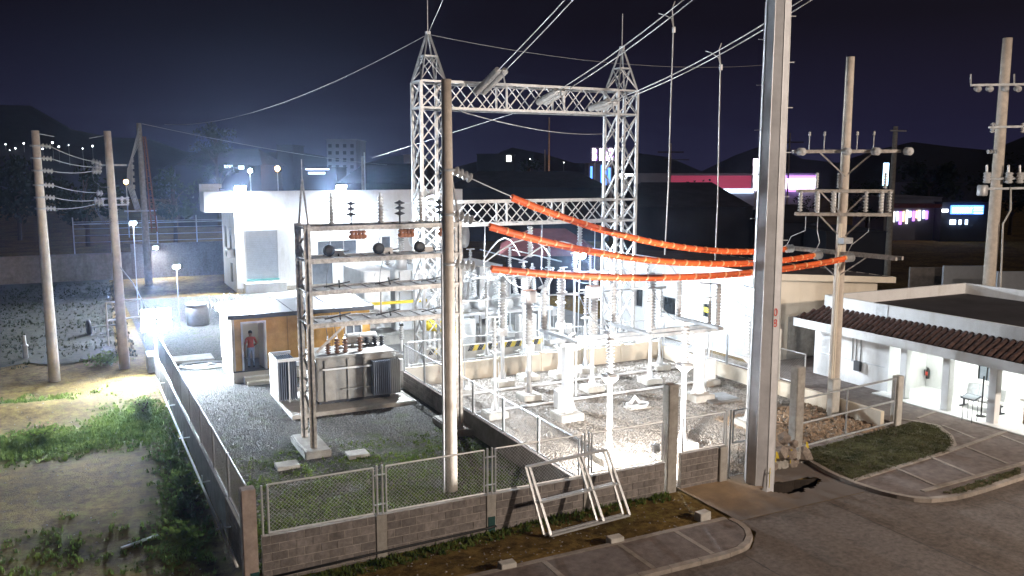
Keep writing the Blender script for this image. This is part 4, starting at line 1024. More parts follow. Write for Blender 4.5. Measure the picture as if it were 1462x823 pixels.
box('door_leaf', 'white_metal', (7.0, YF+.45, 1.64), (.05, .85, 2.1), df_, R(6))
wf = grp('window', (11.27, YF, 2), cb)
for a, c in (((10.85, 1.2), (10.91, 2.72)), ((11.62, 1.2), (11.68, 2.72)), ((11.24, 1.2), (11.29, 2.72)), ((10.91, 1.2), (11.62, 1.27)), ((10.91, 2.65), (11.62, 2.72))): B('window_frame', 'white_metal', (a[0], YF-.03, a[1]), (c[0], YF+.09, c[1]), wf)
B('window_pane', 'glass_grey', (10.91, YF+.03, 1.27), (11.24, YF+.05, 2.65), wf); B('window_pane', 'glass_grey', (11.29, YF+.03, 1.27), (11.62, YF+.05, 2.65), wf)
B('interior_partition', 'white_paint', (8.0, YF+.1, .56), (8.08, YB-.1, 2.9), cb); box('interior_box', 'white_metal', (6.9, 42.5, .9), (.6, .6, .65), cb)
B('ceiling_board', 'white_paint', (X0+.1, YF+.1, 2.95), (X1-.1, YB-.1, 2.99), cb)
rf = grp('roof', (8.8, 42.5, 3.1), cb)
B('fascia', 'dark_trim', (X0-.18, YF-.32, 3.0), (X1+.1, YF-.26, 3.2), rf); B('fascia', 'white_metal', (X0-.22, YF-.3, 3.0), (X0-.16, YB+.2, 3.2), rf)
ns_ = 7
for k in range(ns_):
    a = X0-.16+(X1+.26-X0)*k/ns_; c = X0-.16+(X1+.26-X0)*(k+1)/ns_
    poly('roof_sheet', 'roof_sheet', [(a, YF-.3, 3.2), (c-.02, YF-.3, 3.2), (c-.02, YB+.2, 3.26), (a, YB+.2, 3.26), (a, YF-.3, 3.17), (c-.02, YF-.3, 3.17), (c-.02, YB+.2, 3.23), (a, YB+.2, 3.23)], [(0, 1, 2, 3), (7, 6, 5, 4), (0, 4, 5, 1), (1, 5, 6, 2), (2, 6, 7, 3), (3, 7, 4, 0)], rf)
    bar('roof_rib', 'roof_sheet', (c-.01, YF-.3, 3.21), (c-.01, YB+.2, 3.27), .05, rf, h=.04)
B('step', 'cream_paint', (6.05, YF-.42, -.02), (7.15, YF-.01, .3), cb); B('step', 'cream_paint', (6.1, YF-.75, -.02), (7.2, YF-.43, .16), cb)
# unseen ceiling lamp added inside so that the doorway is lit
il = T('unseen_ceiling_lamp', 'unseen white tube lamp under the site office ceiling, added to light its doorway', 'lamp', (6.7, 42.2, 2.9))
B('lamp_tray', 'white_metal', (6.62, 41.2, 2.88), (6.78, 42.4, 2.94), il); B('tube', 'tube_light', (6.66, 41.25, 2.84), (6.74, 42.35, 2.878), il)

# ------------------------------------------------------------------ person in the doorway (seen from behind)
def person(loc, rz):
    J = {'pel': (0, 0, .93), 'ab': (0, .0, 1.08), 'ch': (0, .0, 1.30), 'nk': (0, .01, 1.46), 'hd': (0, .02, 1.56), 'tp': (0, .02, 1.68)}
    V = []; E = []; Rr = []
    def v(p, r): V.append(Vector(p)); Rr.append(r); return len(V)-1
    pel = v((0, 0, .93), (.155, .11)); ab = v((0, .01, 1.08), (.145, .10)); ch = v((0, .0, 1.28), (.17, .11)); sh = v((0, 0, 1.39), (.12, .09)); nk = v((0, .01, 1.47), (.055, .055)); h1 = v((0, .025, 1.55), (.075, .09)); h2 = v((0, .02, 1.64), (.078, .095)); h3 = v((0, .02, 1.71), (.05, .06))
    E += [(pel, ab), (ab, ch), (ch, sh), (sh, nk), (nk, h1), (h1, h2), (h2, h3)]
    for s in (-1, 1):
        hip = v((.095*s, 0, .86), (.088, .095)); kn = v((.105*s, .03, .49), (.062, .066)); ca = v((.108*s, -.005, .34), (.056, .062)); an = v((.11*s, -.02, .09), (.042, .045)); he = v((.112*s, -.04, .04), (.04, .04)); to = v((.125*s, .14, .03), (.038, .028))
        E += [(pel, hip), (hip, kn), (kn, ca), (ca, an), (an, he), (he, to)]
        so = v((.185*s, 0, 1.38), (.06, .06)); el = v((.275*s, -.03, 1.11), (.045, .047)); wr = v((.29*s if s < 0 else .22, .12 if s > 0 else .04, .88 if s < 0 else 1.0), (.03, .034)); hp = v(((.29 if s < 0 else .19)*s, .16 if s > 0 else .06, .80 if s < 0 else 1.0), (.038, .026))
        E += [(sh, so), (so, el), (el, wr), (wr, hp)]
        base = V[hp]; dirv = (V[hp]-V[wr]).normalized(); side = Vector((0, 1, 0)) if s < 0 else Vector((0, 0, 1))
        for k in range(4):
            o = side*(.022*(1.5-k)); L = (.075, .085, .08, .062)[k]
            a1 = v(base+o+dirv*.035, (.0095, .0095)); a2 = v(base+o+dirv*(.035+L*.6)+Vector((-.012*s, 0, 0)), (.0085, .0085)); a3 = v(base+o*.95+dirv*(.03+L)+Vector((-.03*s, 0, 0)), (.0075, .0075)); E += [(hp, a1), (a1, a2), (a2, a3)]
        b1 = v(base+side*.035+Vector((-.012*s, 0, 0)), (.011, .011)); b2 = v(base+side*.05+dirv*.045+Vector((-.022*s, 0, 0)), (.009, .009)); E += [(wr, b1), (b1, b2)]
    me = bpy.data.meshes.new('person'); me.from_pydata(V, E, []); o = bpy.data.objects.new('person', me); col.objects.link(o)
    sk = o.modifiers.new('skin', 'SKIN'); sk.use_smooth_shade = True
    for i, r_ in enumerate(Rr): me.skin_vertices[0].data[i].radius = r_
    me.skin_vertices[0].data[0].use_root = True
    ss = o.modifiers.new('sub', 'SUBSURF'); ss.levels = 2; ss.render_levels = 2
    dg = bpy.context.evaluated_depsgraph_get(); m2 = bpy.data.meshes.new_from_object(o.evaluated_get(dg)); bpy.data.objects.remove(o)
    m2.materials.clear()
    for nm in ('skin', 'shirt', 'jeans', 'black'): m2.materials.append(MT[nm])
    for p in m2.polygons:
        c = p.center; r_ = 0
        if c.z < .075: r_ = 3
        elif c.z < .95 and abs(c.x) < .235: r_ = 2
        elif .95 <= c.z < 1.445 and not (abs(c.x) > .235 and c.z < 1.14) and not (c.y > .07 and c.z < 1.05): r_ = 1
        p.material_index = r_; p.use_smooth = True
    W = Matrix.Translation(loc) @ Matrix.Rotation(rz, 4, 'Z')
    o = link('person', m2, W); tag(o, 'person in red shirt and pale jeans seen from behind in the site office doorway', 'person')
    bm = bmesh.new(); bmesh.ops.create_icosphere(bm, subdivisions=3, radius=1)
    bmesh.ops.delete(bm, geom=[v_ for v_ in bm.verts if v_.co.z < -.35 or (v_.co.y > .45 and v_.co.z < .35)], context='VERTS')
    for v_ in bm.verts: v_.co = Vector((v_.co.x*.092, v_.co.y*.108+.012, v_.co.z*.098+1.655))+Vector((U(-.004, .004), U(-.004, .004), U(-.004, .004)))
    mh = bpy.data.meshes.new('hair'); bm.to_mesh(mh); bm.free(); mh.materials.append(MT['hair']); link('hair', mh, W, o)
    for s in (-1, 1):
        bm = bmesh.new(); bmesh.ops.create_icosphere(bm, subdivisions=2, radius=1)
        for v_ in bm.verts: v_.co = Vector((v_.co.x*.012+.083*s, v_.co.y*.022+.015, v_.co.z*.032+1.60))
        m3 = bpy.data.meshes.new('ear'); bm.to_mesh(m3); bm.free(); m3.materials.append(MT['skin']); link('ear', m3, W, o)
    for nm, p_, s_, m_ in (('eye', (.03, .107, 1.605), .011, 'black'), ('eye', (-.03, .107, 1.605), .011, 'black'), ('nose', (0, .122, 1.57), .014, 'skin'), ('mouth', (0, .108, 1.53), .012, 'shirt')):
        bm = bmesh.new(); bmesh.ops.create_icosphere(bm, subdivisions=1, radius=s_); m3 = bpy.data.meshes.new(nm); bm.to_mesh(m3); bm.free(); m3.materials.append(MT[m_]); link(nm, m3, W @ Matrix.Translation(p_), o)
    B('belt', 'black', (0, 0, 0), (.001, .001, .001)) if 0 else None
person((6.52, 40.25, .56), R(8))

# ================================================================== WHITE CONTROL BUILDING
wb = T('control_building', 'large white flat-roofed control building with roller shutter and rooftop floodlights', 'building', (20, 70, 0))
bx0, bx1, by, bh = 10.5, 30, 70., 8.05
def wall_with(par, m, ax, fix, a0, a1, z0, z1, holes, th, name='wall'):
    """wall split into rectangles around its openings: ax 'x' runs along X at Y=fix, 'y' runs along Y at X=fix"""
    us = sorted({a0, a1, *[h[0] for h in holes], *[h[1] for h in holes]}); zs = sorted({z0, z1, *[h[2] for h in holes], *[h[3] for h in holes]})
    vs = []; fs = []
    for i in range(len(us)-1):
        for j in range(len(zs)-1):
            uc, zc_ = (us[i]+us[i+1])/2, (zs[j]+zs[j+1])/2
            if any(h[0] < uc < h[1] and h[2] < zc_ < h[3] for h in holes): continue
            k = len(vs)
            for dx in (0, th):
                for u_, z_ in ((us[i], zs[j]), (us[i+1], zs[j]), (us[i+1], zs[j+1]), (us[i], zs[j+1])):
                    vs.append((u_, fix+dx, z_) if ax == 'x' else (fix+dx, u_, z_))
            fs += [(k, k+1, k+2, k+3), (k+7, k+6, k+5, k+4), (k, k+4, k+5, k+1), (k+1, k+5, k+6, k+2), (k+2, k+6, k+7, k+3), (k+3, k+7, k+4, k)]
    return poly(name, m, vs, fs, par)
hF = [(11.3, 13.75, 1.0, 4.95), (17.0, 20.3, 2.6, 3.9), (22.5, 23.3, 2.3, 4.1), (16.5, 18.2, .1, 2.2)]
wall_with(wb, 'white_paint', 'x', by, bx0, bx1, 0, bh, hF, .25)
sh_ = grp('roller_shutter', (12.5, by, 3), wb)
for k in range(26): B('slat', 'shutter', (11.3, by+.10+.012*(k % 2), 1.02+.151*k), (13.75, by+.16, 1.02+.151*(k+1)-.012), sh_)
B('sill_strip', 'teal', (11.25, by-.06, .92), (13.8, by+.1, 1.02), sh_); B('shutter_hood', 'white_paint', (11.1, by-.25, 4.95), (13.95, by, 5.35), sh_)
B('loading_ledge', 'white_paint', (11.0, by-.9, -.0), (14.2, by-.02, .8), wb)
for a, c, z0, z1, nn_ in ((17.0, 20.3, 2.6, 3.9, 3), (22.5, 23.3, 2.3, 4.1, 1)):
    w = grp('window', (a, by, z0), wb); s = (c-a)/nn_
    for k in range(nn_): B('pane', 'glass_grey', (a+s*k+.04, by+.1, z0+.05), (a+s*(k+1)-.04, by+.12, z1-.05), w)
    for k in range(nn_+1): B('mullion', 'galv', (a+s*k-.04, by+.06, z0), (a+s*k+.04, by+.16, z1), w)
    for z in (z0, z1-.05): B('window_rail', 'galv', (a+.04, by+.06, z), (c-.04, by+.16, z+.05), w)
B('door', 'glass_grey', (16.5, by+.1, .1), (18.2, by+.15, 2.2), wb); B('downpipe', 'galv_dull', (24.0, by-.12, 2.2), (24.25, by, 5.0), wb)
hS = [(72.0, 73.0, 3.3, 5.1), (74.6, 75.6, 3.3, 5.1), (72, 73, .6, 2.2)]
wall_with(wb, 'white_paint', 'y', bx0, by+.25, 77, 0, bh, hS, .25, 'wall')
for a, c, z0, z1 in hS: B('window_pane', 'glass_dark', (bx0+.1, a, z0), (bx0+.13, c, z1), wb)
B('wall', 'white_paint', (bx1-.25, by+.25, 0), (bx1, 77, bh), wb); B('roof_slab', 'dark_roof', (bx0, by+.25, bh-.6), (bx1, 77, bh-.4), wb)
B('canopy', 'white_paint', (8.3, by+.02, 6.45), (bx0-.002, 72.8, 8.045), wb); B('coping', 'white_paint', (8.3, 72.6, 8.05), (9.8, 72.75, 8.6), wb); B('coping', 'white_paint', (8.3, 71, 8.3), (9.8, 71.1, 8.6), wb)
box('air_conditioner', 'white_metal', (10.2, 71.2, 3.1), (.5, .9, .7), wb); lathe('fan_grille', 'dark_trim', [(.05, 0), (.26, .01), (.26, .03), (.05, .04)], (9.95, 71.2, 3.1), wb, 14, top=(9.0, 71.2, 3.1))
rod('roof_pole', 'galv', (21.6, 71.5, 7.6), (21.6, 71.5, 11.2), .06, wb)
B('plinth_band', 'concrete', (bx0-.03, by-.03, 0), (bx1, by, .35), wb)

# ================================================================== YARD EQUIPMENT
def pedestal(par, x, y, h, w=.24, m='white_metal', base='concrete_pale'):
    bbox_bev('footing', base, (x-.42, y-.42, -.05), (x+.42, y+.42, .26), par, .03)
    box('base_plate', m, (x, y, .275), (.5, .5, .03), par)
    for k in range(4):
        a = math.pi/2*k; d = Vector((math.cos(a), math.sin(a), 0))
        poly('gusset', m, [Vector((x, y, .29))+d*(w*.45), Vector((x, y, .29))+d*(w*.45+.13), Vector((x, y, .75))+d*(w*.45), Vector((x, y, .29))+d*(w*.45)+d.cross(Vector((0, 0, .02))), Vector((x, y, .29))+d*(w*.45+.13)+d.cross(Vector((0, 0, .02))), Vector((x, y, .75))+d*(w*.45)+d.cross(Vector((0, 0, .02)))], [(0, 1, 2), (5, 4, 3), (0, 3, 4, 1), (1, 4, 5, 2), (2, 5, 3, 0)], par)
    rod('column', m, (x, y, .29), (x, y, h), w/2, par, 14)
    box('top_plate', m, (x, y, h+.02), (w+.2, w+.2, .05), par)
def ct(x, y, hp, L, label, boxy=True):
    t = T('current_transformer', label, 'current transformer', (x, y, 0), 'tall ribbed instrument transformers in the insulator yard')
    pedestal(t, x, y, hp, .17)
    lathe('tank', 'white_metal', [(.2, 0), (.24, .03), (.24, .24), (.17, .3)], (x, y, hp+.045), t, 16, key='cttank'); box('terminal_box', 'white_metal', (x-.2, y-.22, hp+.16), (.2, .16, .22), t)
    insul('porcelain_column', 'porcelain', (x, y, hp+.34), L, .125, .205, int(L/.125), t)
    if boxy: bbox_bev('head', 'white_metal', (x-.26, y-.24, hp+.36+L), (x+.26, y+.24, hp+.86+L), t, .03); rod('terminal', 'galv', (x-.5, y, hp+.62+L), (x+.5, y, hp+.62+L), .035, t); B('head_cap', 'rust', (x-.24, y-.22, hp+.86+L), (x+.24, y+.22, hp+.885+L), t)
    else: lathe('head', 'galv_dull', [(.1, 0), (.22, .05), (.22, .2), (.12, .32)], (x, y, hp+.36+L), t, 14, key='cthd'); bar('terminal', 'galv_dull', (x-.2, y, hp+.62+L), (x+.4, y-.2, hp+.62+L), .07, t)
ct(16.43, 31.36, 2.05, 1.75, 'ribbed white current transformer with square head beside the dividing wall')
ct(19.58, 31.36, 2.05, 1.75, 'ribbed white current transformer with square head in front of the right tower')
ct(22.68, 31.36, 2.3, 2.1, 'ribbed white instrument transformer with round metal cap in front of the dark store windows', False)
ct(16.48, 34.0, 2.3, 2.1, 'ribbed grey instrument transformer with metal cap at the back corner of the dividing wall', False)
ct(19.6, 34.2, 2.3, 2.1, 'ribbed instrument transformer with metal cap half hidden behind the square-headed middle one', False)
def arrester(x, y, hp, L, label):
    t = T('surge_arrester', label, 'surge arrester', (x, y, 0), 'surge arresters along the front of the insulator yard')
    pedestal(t, x, y, hp, .18)
    lathe('flange', 'white_metal', [(.13, 0), (.28, .14), (.3, .2), (.3, .24)], (x, y, hp-.24), t, 16, key='arrf')
    insul('porcelain_column', 'porcelain', (x, y, hp+.05), L, .075, .15, int(L/.11), t); rod('cap', 'galv', (x, y, hp+.05+L), (x, y, hp+.2+L), .07, t); bar('terminal', 'galv', (x, y, hp+.16+L), (x, y+.4, hp+.2+L), .05, t)
arrester(15.13, 23.13, 2.95, 1.2, 'ribbed white surge arrester on a slim post in the brightest part of the yard')
arrester(18.2, 23.16, 3.0, 1.3, 'ribbed white surge arrester on a slim post right behind the tall square wall post')
arrester(22.1, 24.2, 2.7, 1.3, 'ribbed white surge arrester on a slim post half hidden by the steel pole')
# disconnect switch
ds = T('disconnect_switch', 'three-phase disconnect switch frame on two stout white posts with tall insulators', 'switch', (19.7, 28.4, 0))
for x in (16.42, 22.85):
    bbox_bev('footing', 'concrete_pale', (x-.5, 27.6, -.05), (x+.5, 28.6, .28), ds, .03)
    bbox_bev('post', 'white_metal', (x-.17, 27.93, .28), (x+.17, 28.27, 2.95), ds, .015)
    for s in (-1, 1): poly('gusset', 'white_metal', [(x+.17*s, 28.09, .28), (x+.42*s, 28.09, .28), (x+.17*s, 28.09, .9), (x+.17*s, 28.12, .28), (x+.42*s, 28.12, .28), (x+.17*s, 28.12, .9)], [(0, 1, 2), (5, 4, 3), (0, 3, 4, 1), (1, 4, 5, 2), (2, 5, 3, 0)], ds)
for y in (27.7, 28.5): bar('beam', 'galv', (15.8, y, 3.06), (23.7, y, 3.06), .2, ds, h=.14); 
for x in (16.3, 19.6, 23.0): bar('phase_base', 'galv_dull', (x, 27.0, 3.24), (x, 30.0, 3.24), .22, ds, h=.12)
for i, x in enumerate((16.3, 19.6, 23.0)):
    for y in (27.2, 29.8):
        if (i == 0 and y < 28): continue
        insul('post_insulator', 'porcelain', (x, y, 3.32), 1.55, .09, .15, 12, ds); rod('insulator_cap', 'galv', (x, y, 4.87), (x, y, 5.0), .1, ds)
    bar('switch_blade', 'galv_dull', (x, 29.9, 5.04), (x-.55, 29.2, 5.06), .1, ds, h=.06)
    bar('contact_arm', 'galv_dull', (x, 27.1, 5.04), (x-.75, 27.5, 5.10), .1, ds, h=.06)
rod('operating_pipe', 'galv', (16.75, 28.0, .9), (16.75, 28.0, 3.0), .04, ds); 
bbox_bev('mechanism_box', 'white_metal', (15.8, 27.7, .55), (16.2, 28.1, 1.25), ds, .02)
bbox_bev('mechanism_box', 'white_metal', (23.1, 27.9, .85), (23.6, 28.3, 1.75), ds, .02); rod('operating_pipe', 'galv', (23.35, 28.1, 1.7), (23.35, 28.1, 3.0), .04, ds)
bar('rocker', 'galv', (15.7, 27.4, 3.2), (17.2, 28.9, 3.16), .12, ds)
p = atz(910, 582, 0); ch = T('cable_coil', 'small coil of white cable lying on the pale gravel between the posts', 'cable', p)
for k in range(3): tube('cable_loop', 'white_metal', [p+Vector(((.42+.04*k)*math.cos(a*.449), (.3+.03*k)*math.sin(a*.449), .06+.05*k+(.25 if a == 3 else 0))) for a in range(15)], .03, ch, 5)
box('cable_plate', 'concrete_pale', p+Vector((0, 0, .03)), (1.0, .55, .06), ch)
# ground rails in yard
for i, (ya, lab) in enumerate(((33.0, 'white pipe lying across the gravel near the yard back wall'), (30.2, 'white pipe lying across the gravel between the post footings'))): tag(rod('ground_pipe', 'white_metal', (12.8, ya, .06), (25.8, ya+.2, .06), .05, None), lab, 'pipe')

# --- power transformer behind the left tower
pt = T('power_transformer', 'huge white power transformer with radiator banks and round conservator behind the left tower', 'transformer', (17, 48, 0))
bbox_bev('plinth', 'concrete_pale', (11.6, 45.0, -.02), (20.6, 51.5, .5), pt, .03)
bbox_bev('tank', 'white_metal', (13.6, 46.2, .5), (18.6, 50.2, 4.0), pt, .05)
for k in range(7): x = 13.9+.75*k; B('stiffener', 'white_metal', (x-.08, 46.04, .55), (x+.08, 46.2, 3.95), pt)
for z in (1.5, 2.8): B('stiffener', 'white_metal', (13.6, 46.0, z), (18.6, 46.04, z+.12), pt)
for bx in (12.0, 19.0):
    rb = grp('radiator_bank', (bx, 47, 1), pt)
    for k in range(16): B('fin', 'white_metal', (bx-.4, 45.6+.28*k, .9), (bx+1.1, 45.64+.28*k, 4.1), rb)
    for z in (1.0, 3.9): rod('header', 'white_metal', (bx+.3, 45.5, z), (bx+.3, 50.1, z), .13, rb)
lathe('conservator', 'white_metal', [(.1, 0), (.6, .04), (.66, .12), (.66, 3.4), (.6, 3.5), (.1, 3.54)], (18.3, 46.6, 5.75), pt, 24, top=(14, 50.0, 5.75))
for x in (15.6, 17.6): B('conservator_leg', 'white_metal', (x, 47.8, 4.0), (x+.15, 48.4, 5.2), pt)
for i, x in enumerate((14.2, 15.6, 17.0)):
    lathe('turret', 'white_metal', [(.34, 0), (.34, .6), (.26, .7)], (x, 46.9, 4.0), pt, 16, key='tur'); insul('bushing', 'porcelain', (x, 46.9, 4.7), 1.5, .12, .21, 12, pt)
    insul('bushing', 'porcelain', (x, 49.4, 4.0), .7, .1, .2, 5, pt)
bbox_bev('control_cabinet', 'white_metal', (15.2, 45.5, .6), (16.3, 46.0, 2.4), pt, .02)
for x in (12.1, 13.0): lathe('fan', 'galv_dull', [(.1, 0), (.4, .02), (.42, .15), (.38, .2)], (x, 45.35, 1.6), pt, 16, top=(x, 44, 1.6), key='fan')
B('walkway', 'yellow', (11.4, 44.6, 2.35), (14.9, 44.75, 2.5), pt); 
pt.location.x += 2.0
# --- dead tank breaker
def breaker(x, y, label):
    t = T('circuit_breaker', label, 'circuit breaker', (x, y, 0), 'circuit breakers behind the insulator yard')
    for sx in (-1, 1):
        for sy in (-.6, .6): bbox_bev('footing', 'concrete_pale', (x+1.5*sx-.2, y+sy-.2, -.02), (x+1.5*sx+.2, y+sy+.2, .3), t, .02); bar('leg', 'white_metal', (x+1.5*sx, y+sy, .3), (x+1.5*sx, y+sy, 2.1), .12, t, shape='angle')
    for sy in (-.6, .6): bar('frame_rail', 'white_metal', (x-1.7, y+sy, 2.1), (x+1.7, y+sy, 2.1), .16, t)
    for i in (-1, 0, 1):
        xx = x+1.1*i; lathe('pole_tank', 'white_metal', [(.1, 0), (.32, .05), (.34, .2), (.34, 1.4), (.32, 1.55), (.1, 1.6)], (xx, y-.8, 2.55), t, 18, top=(xx, y+.8, 2.55), key='bt')
        for s in (-1, 1): d = Vector((.18*i, .45*s, 1)).normalized(); insul('bushing', 'porcelain', Vector((xx, y+.5*s, 2.8)), 1.6, .1, .17, 13, t, top=Vector((xx, y+.5*s, 2.8))+d); rod('terminal', 'galv', Vector((xx, y+.5*s, 2.8))+d*1.6, Vector((xx, y+.5*s, 2.8))+d*1.8, .06, t)
    bbox_bev('control_cabinet', 'white_metal', (x-.6, y-1.0, .5), (x+.5, y-.55, 1.9), t, .02)
breaker(21.2, 41.5, 'white outdoor circuit breaker with slanting bushings beside the right tower')
breaker(17.6, 41.6, 'white outdoor circuit breaker with slanting bushings between the two towers')
# extra posts with bus insulators under the lower girder
for i, (x, y, h) in enumerate(((19.2, 37.2, 3.0), (21.3, 37.2, 3.0), (23.4, 37.2, 3.0))):
    t = T('bus_support', ('white bus support post with ribbed insulator at the left of the tower gap', 'white bus support post with ribbed insulator in the middle of the tower gap', 'white bus support post with ribbed insulator beside the right tower foot')[i], 'bus support', (x, y, 0), 'bus support posts under the lower girder')
    pedestal(t, x, y, h, .2); insul('porcelain_column', 'porcelain', (x, y, h+.045), 1.3, .1, .17, 12, t); bar('terminal', 'galv', (x-.3, y, h+1.4), (x+.3, y, h+1.4), .08, t)
tag(rod('bus_pipe', 'galv', (16.4, 37.2, 4.5), (25.0, 37.2, 4.5), .045, None), 'horizontal silver bus pipe resting on the support posts between the towers', 'pipe')
# yellow hoist and striped kerb
hz_ = T('striped_kerb', 'concrete kerb with slanting yellow and black hazard stripes behind the yard wall', 'kerb', (17.5, 39.6, 0))
B('kerb_body', 'concrete_pale', (14.9, 39.55, 0), (21.5, 39.85, .75), hz_)
for k in range(24):
    x = 15.0+.27*k
    if 5 < k < 8: continue
    poly('stripe', 'yellow' if k % 2 else 'black', [(x, 39.54, .45), (x+.26, 39.54, .45), (x+.41, 39.54, .745), (x+.15, 39.54, .745)], [(0, 1, 2, 3)], hz_)
yh = T('yellow_trailer', 'low yellow tank with a round valve beside the left tower foot', 'tank', (16.2, 40.6, 0))
lathe('tank', 'yellow', [(.1, 0), (.28, .04), (.3, .12), (.3, 1.6), (.28, 1.7), (.1, 1.74)], (15.4, 40.8, 1.75), yh, 16, top=(17, 40.3, 1.55)); lathe('valve', 'yellow', [(.1, 0), (.2, .02), (.2, .1), (.1, .12)], (15.1, 40.5, 2.25), yh, 12, top=(15.1, 39, 2.25))
for x in (15.7, 16.8): B('stand', 'white_metal', (x, 40.5, .0), (x+.1, 40.8, 1.45), yh)
bar('valve_stem', 'yellow', (15.12, 40.6, 2.25), (15.5, 40.75, 1.8), .06, yh)
# small items left of the site office
tk = T('water_drum', 'grey plastic drum standing on the yard beside the site office', 'drum', (4.1, 57, 0))
lathe('drum', 'galv', [(.62, 0), (.7, .1), (.7, 1.0), (.66, 1.3), (.3, 1.38)], (6.0, 56.5, 0), tk, 20); lathe('drum_lid', 'galv_dull', [(.72, 0), (.72, .06), (.2, .1)], (6.0, 56.5, 1.3), tk, 20)
for j, (x, y, lab) in enumerate(((4.6, 44.2, 'coil of pale cable on the gravel below the bright floodlight'), (8.2, 60, 'heap of tangled cable reels behind the site office'))):
    t = T('cable_coil', lab, 'cable', (x, y, 0))
    for k in range(9):
        a0 = U(0, 6); r_ = U(.5, 1.2); cx2, cy2 = x+U(-.5, .5), y+U(-.4, .4)
        tube('cable_loop', 'white_metal', [(cx2+r_*math.cos(a0+q*.5), cy2+r_*.7*math.sin(a0+q*.5), .06+(.0 if j == 0 else U(.1, 1.4))) for q in range(11)], .028, t, 5)
t = T('concrete_apron', 'pale concrete slab edge on the gravel beside the site office corner', 'slab', (4.6, 46, 0))
bbox_bev('slab', 'concrete_pale', (3.5, 45.2, -.02), (5.5, 46.6, .12), t, .02)
# items on the dim lot at the left
gf_ = T('goal_frame', 'white pipe frame standing on the earth lot behind the tan poles', 'frame', (0, 48.5, 0))
fx0, fx1 = atz(155, 495).xy, atz(205, 488).xy
for a_ in (fx0, fx1): rod('upright', 'white_metal', (*a_, 0), (*a_, 2.45), .05, gf_)
rod('top_bar', 'white_metal', (*fx0, 2.45), (*fx1, 2.45), .05, gf_); rod('mid_bar', 'white_metal', (*fx0, 1.45), (*fx1, 1.45), .05, gf_)
p = atz(37, 512); t = T('marker_post', 'short white marker post standing on the dark earth lot', 'post', p)
lathe('post', 'white_paint', [(.13, 0), (.12, .6), (.16, .62), (.16, .7), (.08, .75), (.07, 1.2)], p, t, 12)
p = atz(135, 478); t = T('wheel_axle', 'old axle with two wheels lying beside the pipe frame', 'axle', p)
rod('axle', 'galv_dull', p+Vector((-.4, 0, .45)), p+Vector((1.3, .3, .45)), .05, t)
for dx in (-.4, 1.2): lathe('wheel', 'dark_trim', [(.1, 0), (.42, .02), (.45, .12), (.42, .22), (.1, .24)], p+Vector((dx, 0, .45)), t, 18, top=p+Vector((dx+1, .17, .45)), key='whl')
t = T('timber_stick', 'pale weathered board lying on the weedy earth lot', 'board', atz(200, 773, -.2)); a_ = atz(173, 783, -.22); b_ = atz(226, 764, -.2); bar('board', 'concrete_pale', a_, b_, .1, t, h=.04)

# --- slender rear row and the bus wires of the three phases
for i, (x, y, h) in enumerate(((18.0, 39.0, 3.2), (20.2, 39.2, 3.6), (22.6, 39.2, 3.2), (24.0, 40.4, 3.8), (26.2, 40.0, 3.4), (27.6, 38.6, 3.2), (19.4, 44.2, 3.9), (22.0, 44.4, 3.9), (24.6, 44.4, 3.9), (27.0, 43.6, 3.6))):
    t = T('bus_support', 'slim white insulator post in the crowded rear row behind the yard wall', 'bus support', (x, y, 0), 'slim insulator posts of the rear row')
    pedestal(t, x, y, h, .13); insul('porcelain_column', 'porcelain', (x, y, h+.045), 1.15, .06, .12, 9, t); rod('cap', 'galv', (x, y, h+1.2), (x, y, h+1.32), .06, t); bar('terminal', 'galv', (x-.25, y, h+1.34), (x+.25, y, h+1.34), .05, t)
    if i % 2 == 0: bbox_bev('junction_box', 'white_metal', (x+.1, y-.3, 1.0), (x+.4, y-.05, 1.5), t, .015); rod('conduit', 'galv', (x+.25, y-.17, .0), (x+.25, y-.17, 1.0), .025, t)
for i, (x, y0_, y1_, z) in enumerate(((20.2, 39.2, 44.3, 5.0), (22.3, 39.2, 44.4, 4.9), (24.3, 40.4, 44.4, 5.2))): tag(rod('bus_pipe', 'galv', (x, y0_-.3, z), (x, y1_+.3, z+.15), .035, None), ('silver bus pipe over the rear posts nearest the left tower', 'silver bus pipe over the middle rear posts', 'silver bus pipe over the rear posts nearest the right tower')[i], 'pipe')
for i, (xa, xb, xc) in enumerate(((15.13, 16.3, 16.45), (18.2, 19.6, 19.58), (22.1, 23.0, 22.68))):
    t = T('bus_wire', ('phase wire looping over the square-headed transformer beside the dividing wall', 'phase wire looping over the middle switch insulators and square-headed transformer', 'phase wire looping over the switch insulators in front of the dark store windows')[i], 'wire', (xb, 28, 5))
    za = 4.4; tops = [(xa, 23.2, za), (xb, 27.1, 5.05), (xb, 29.9, 5.05), (xc, 31.3, 4.85 if i < 2 else 5.2), (xc, 34.1, 5.2), (xc+.6, 37.2, 4.6)]
    for k, (p_, q_) in enumerate(zip(tops[:-1], tops[1:])):
        if k == 1: continue
        tube('wire_span', 'wire_grey', sag(p_, q_, -.45 if k == 2 else .3, 10), .022, t, 5)
    tube('wire_span', 'wire_grey', sag((xc+.6, 37.2, 4.6), (xc+.8, 37.5, 7.1), .0, 6), .02, t, 5)
    tube('wire_span', 'wire_grey', sag((xc+.6, 37.2, 4.6), (17.6+1.1*(i-1) if i < 2 else 22.2, 41.0, 4.4), .35, 8), .02, t, 5)

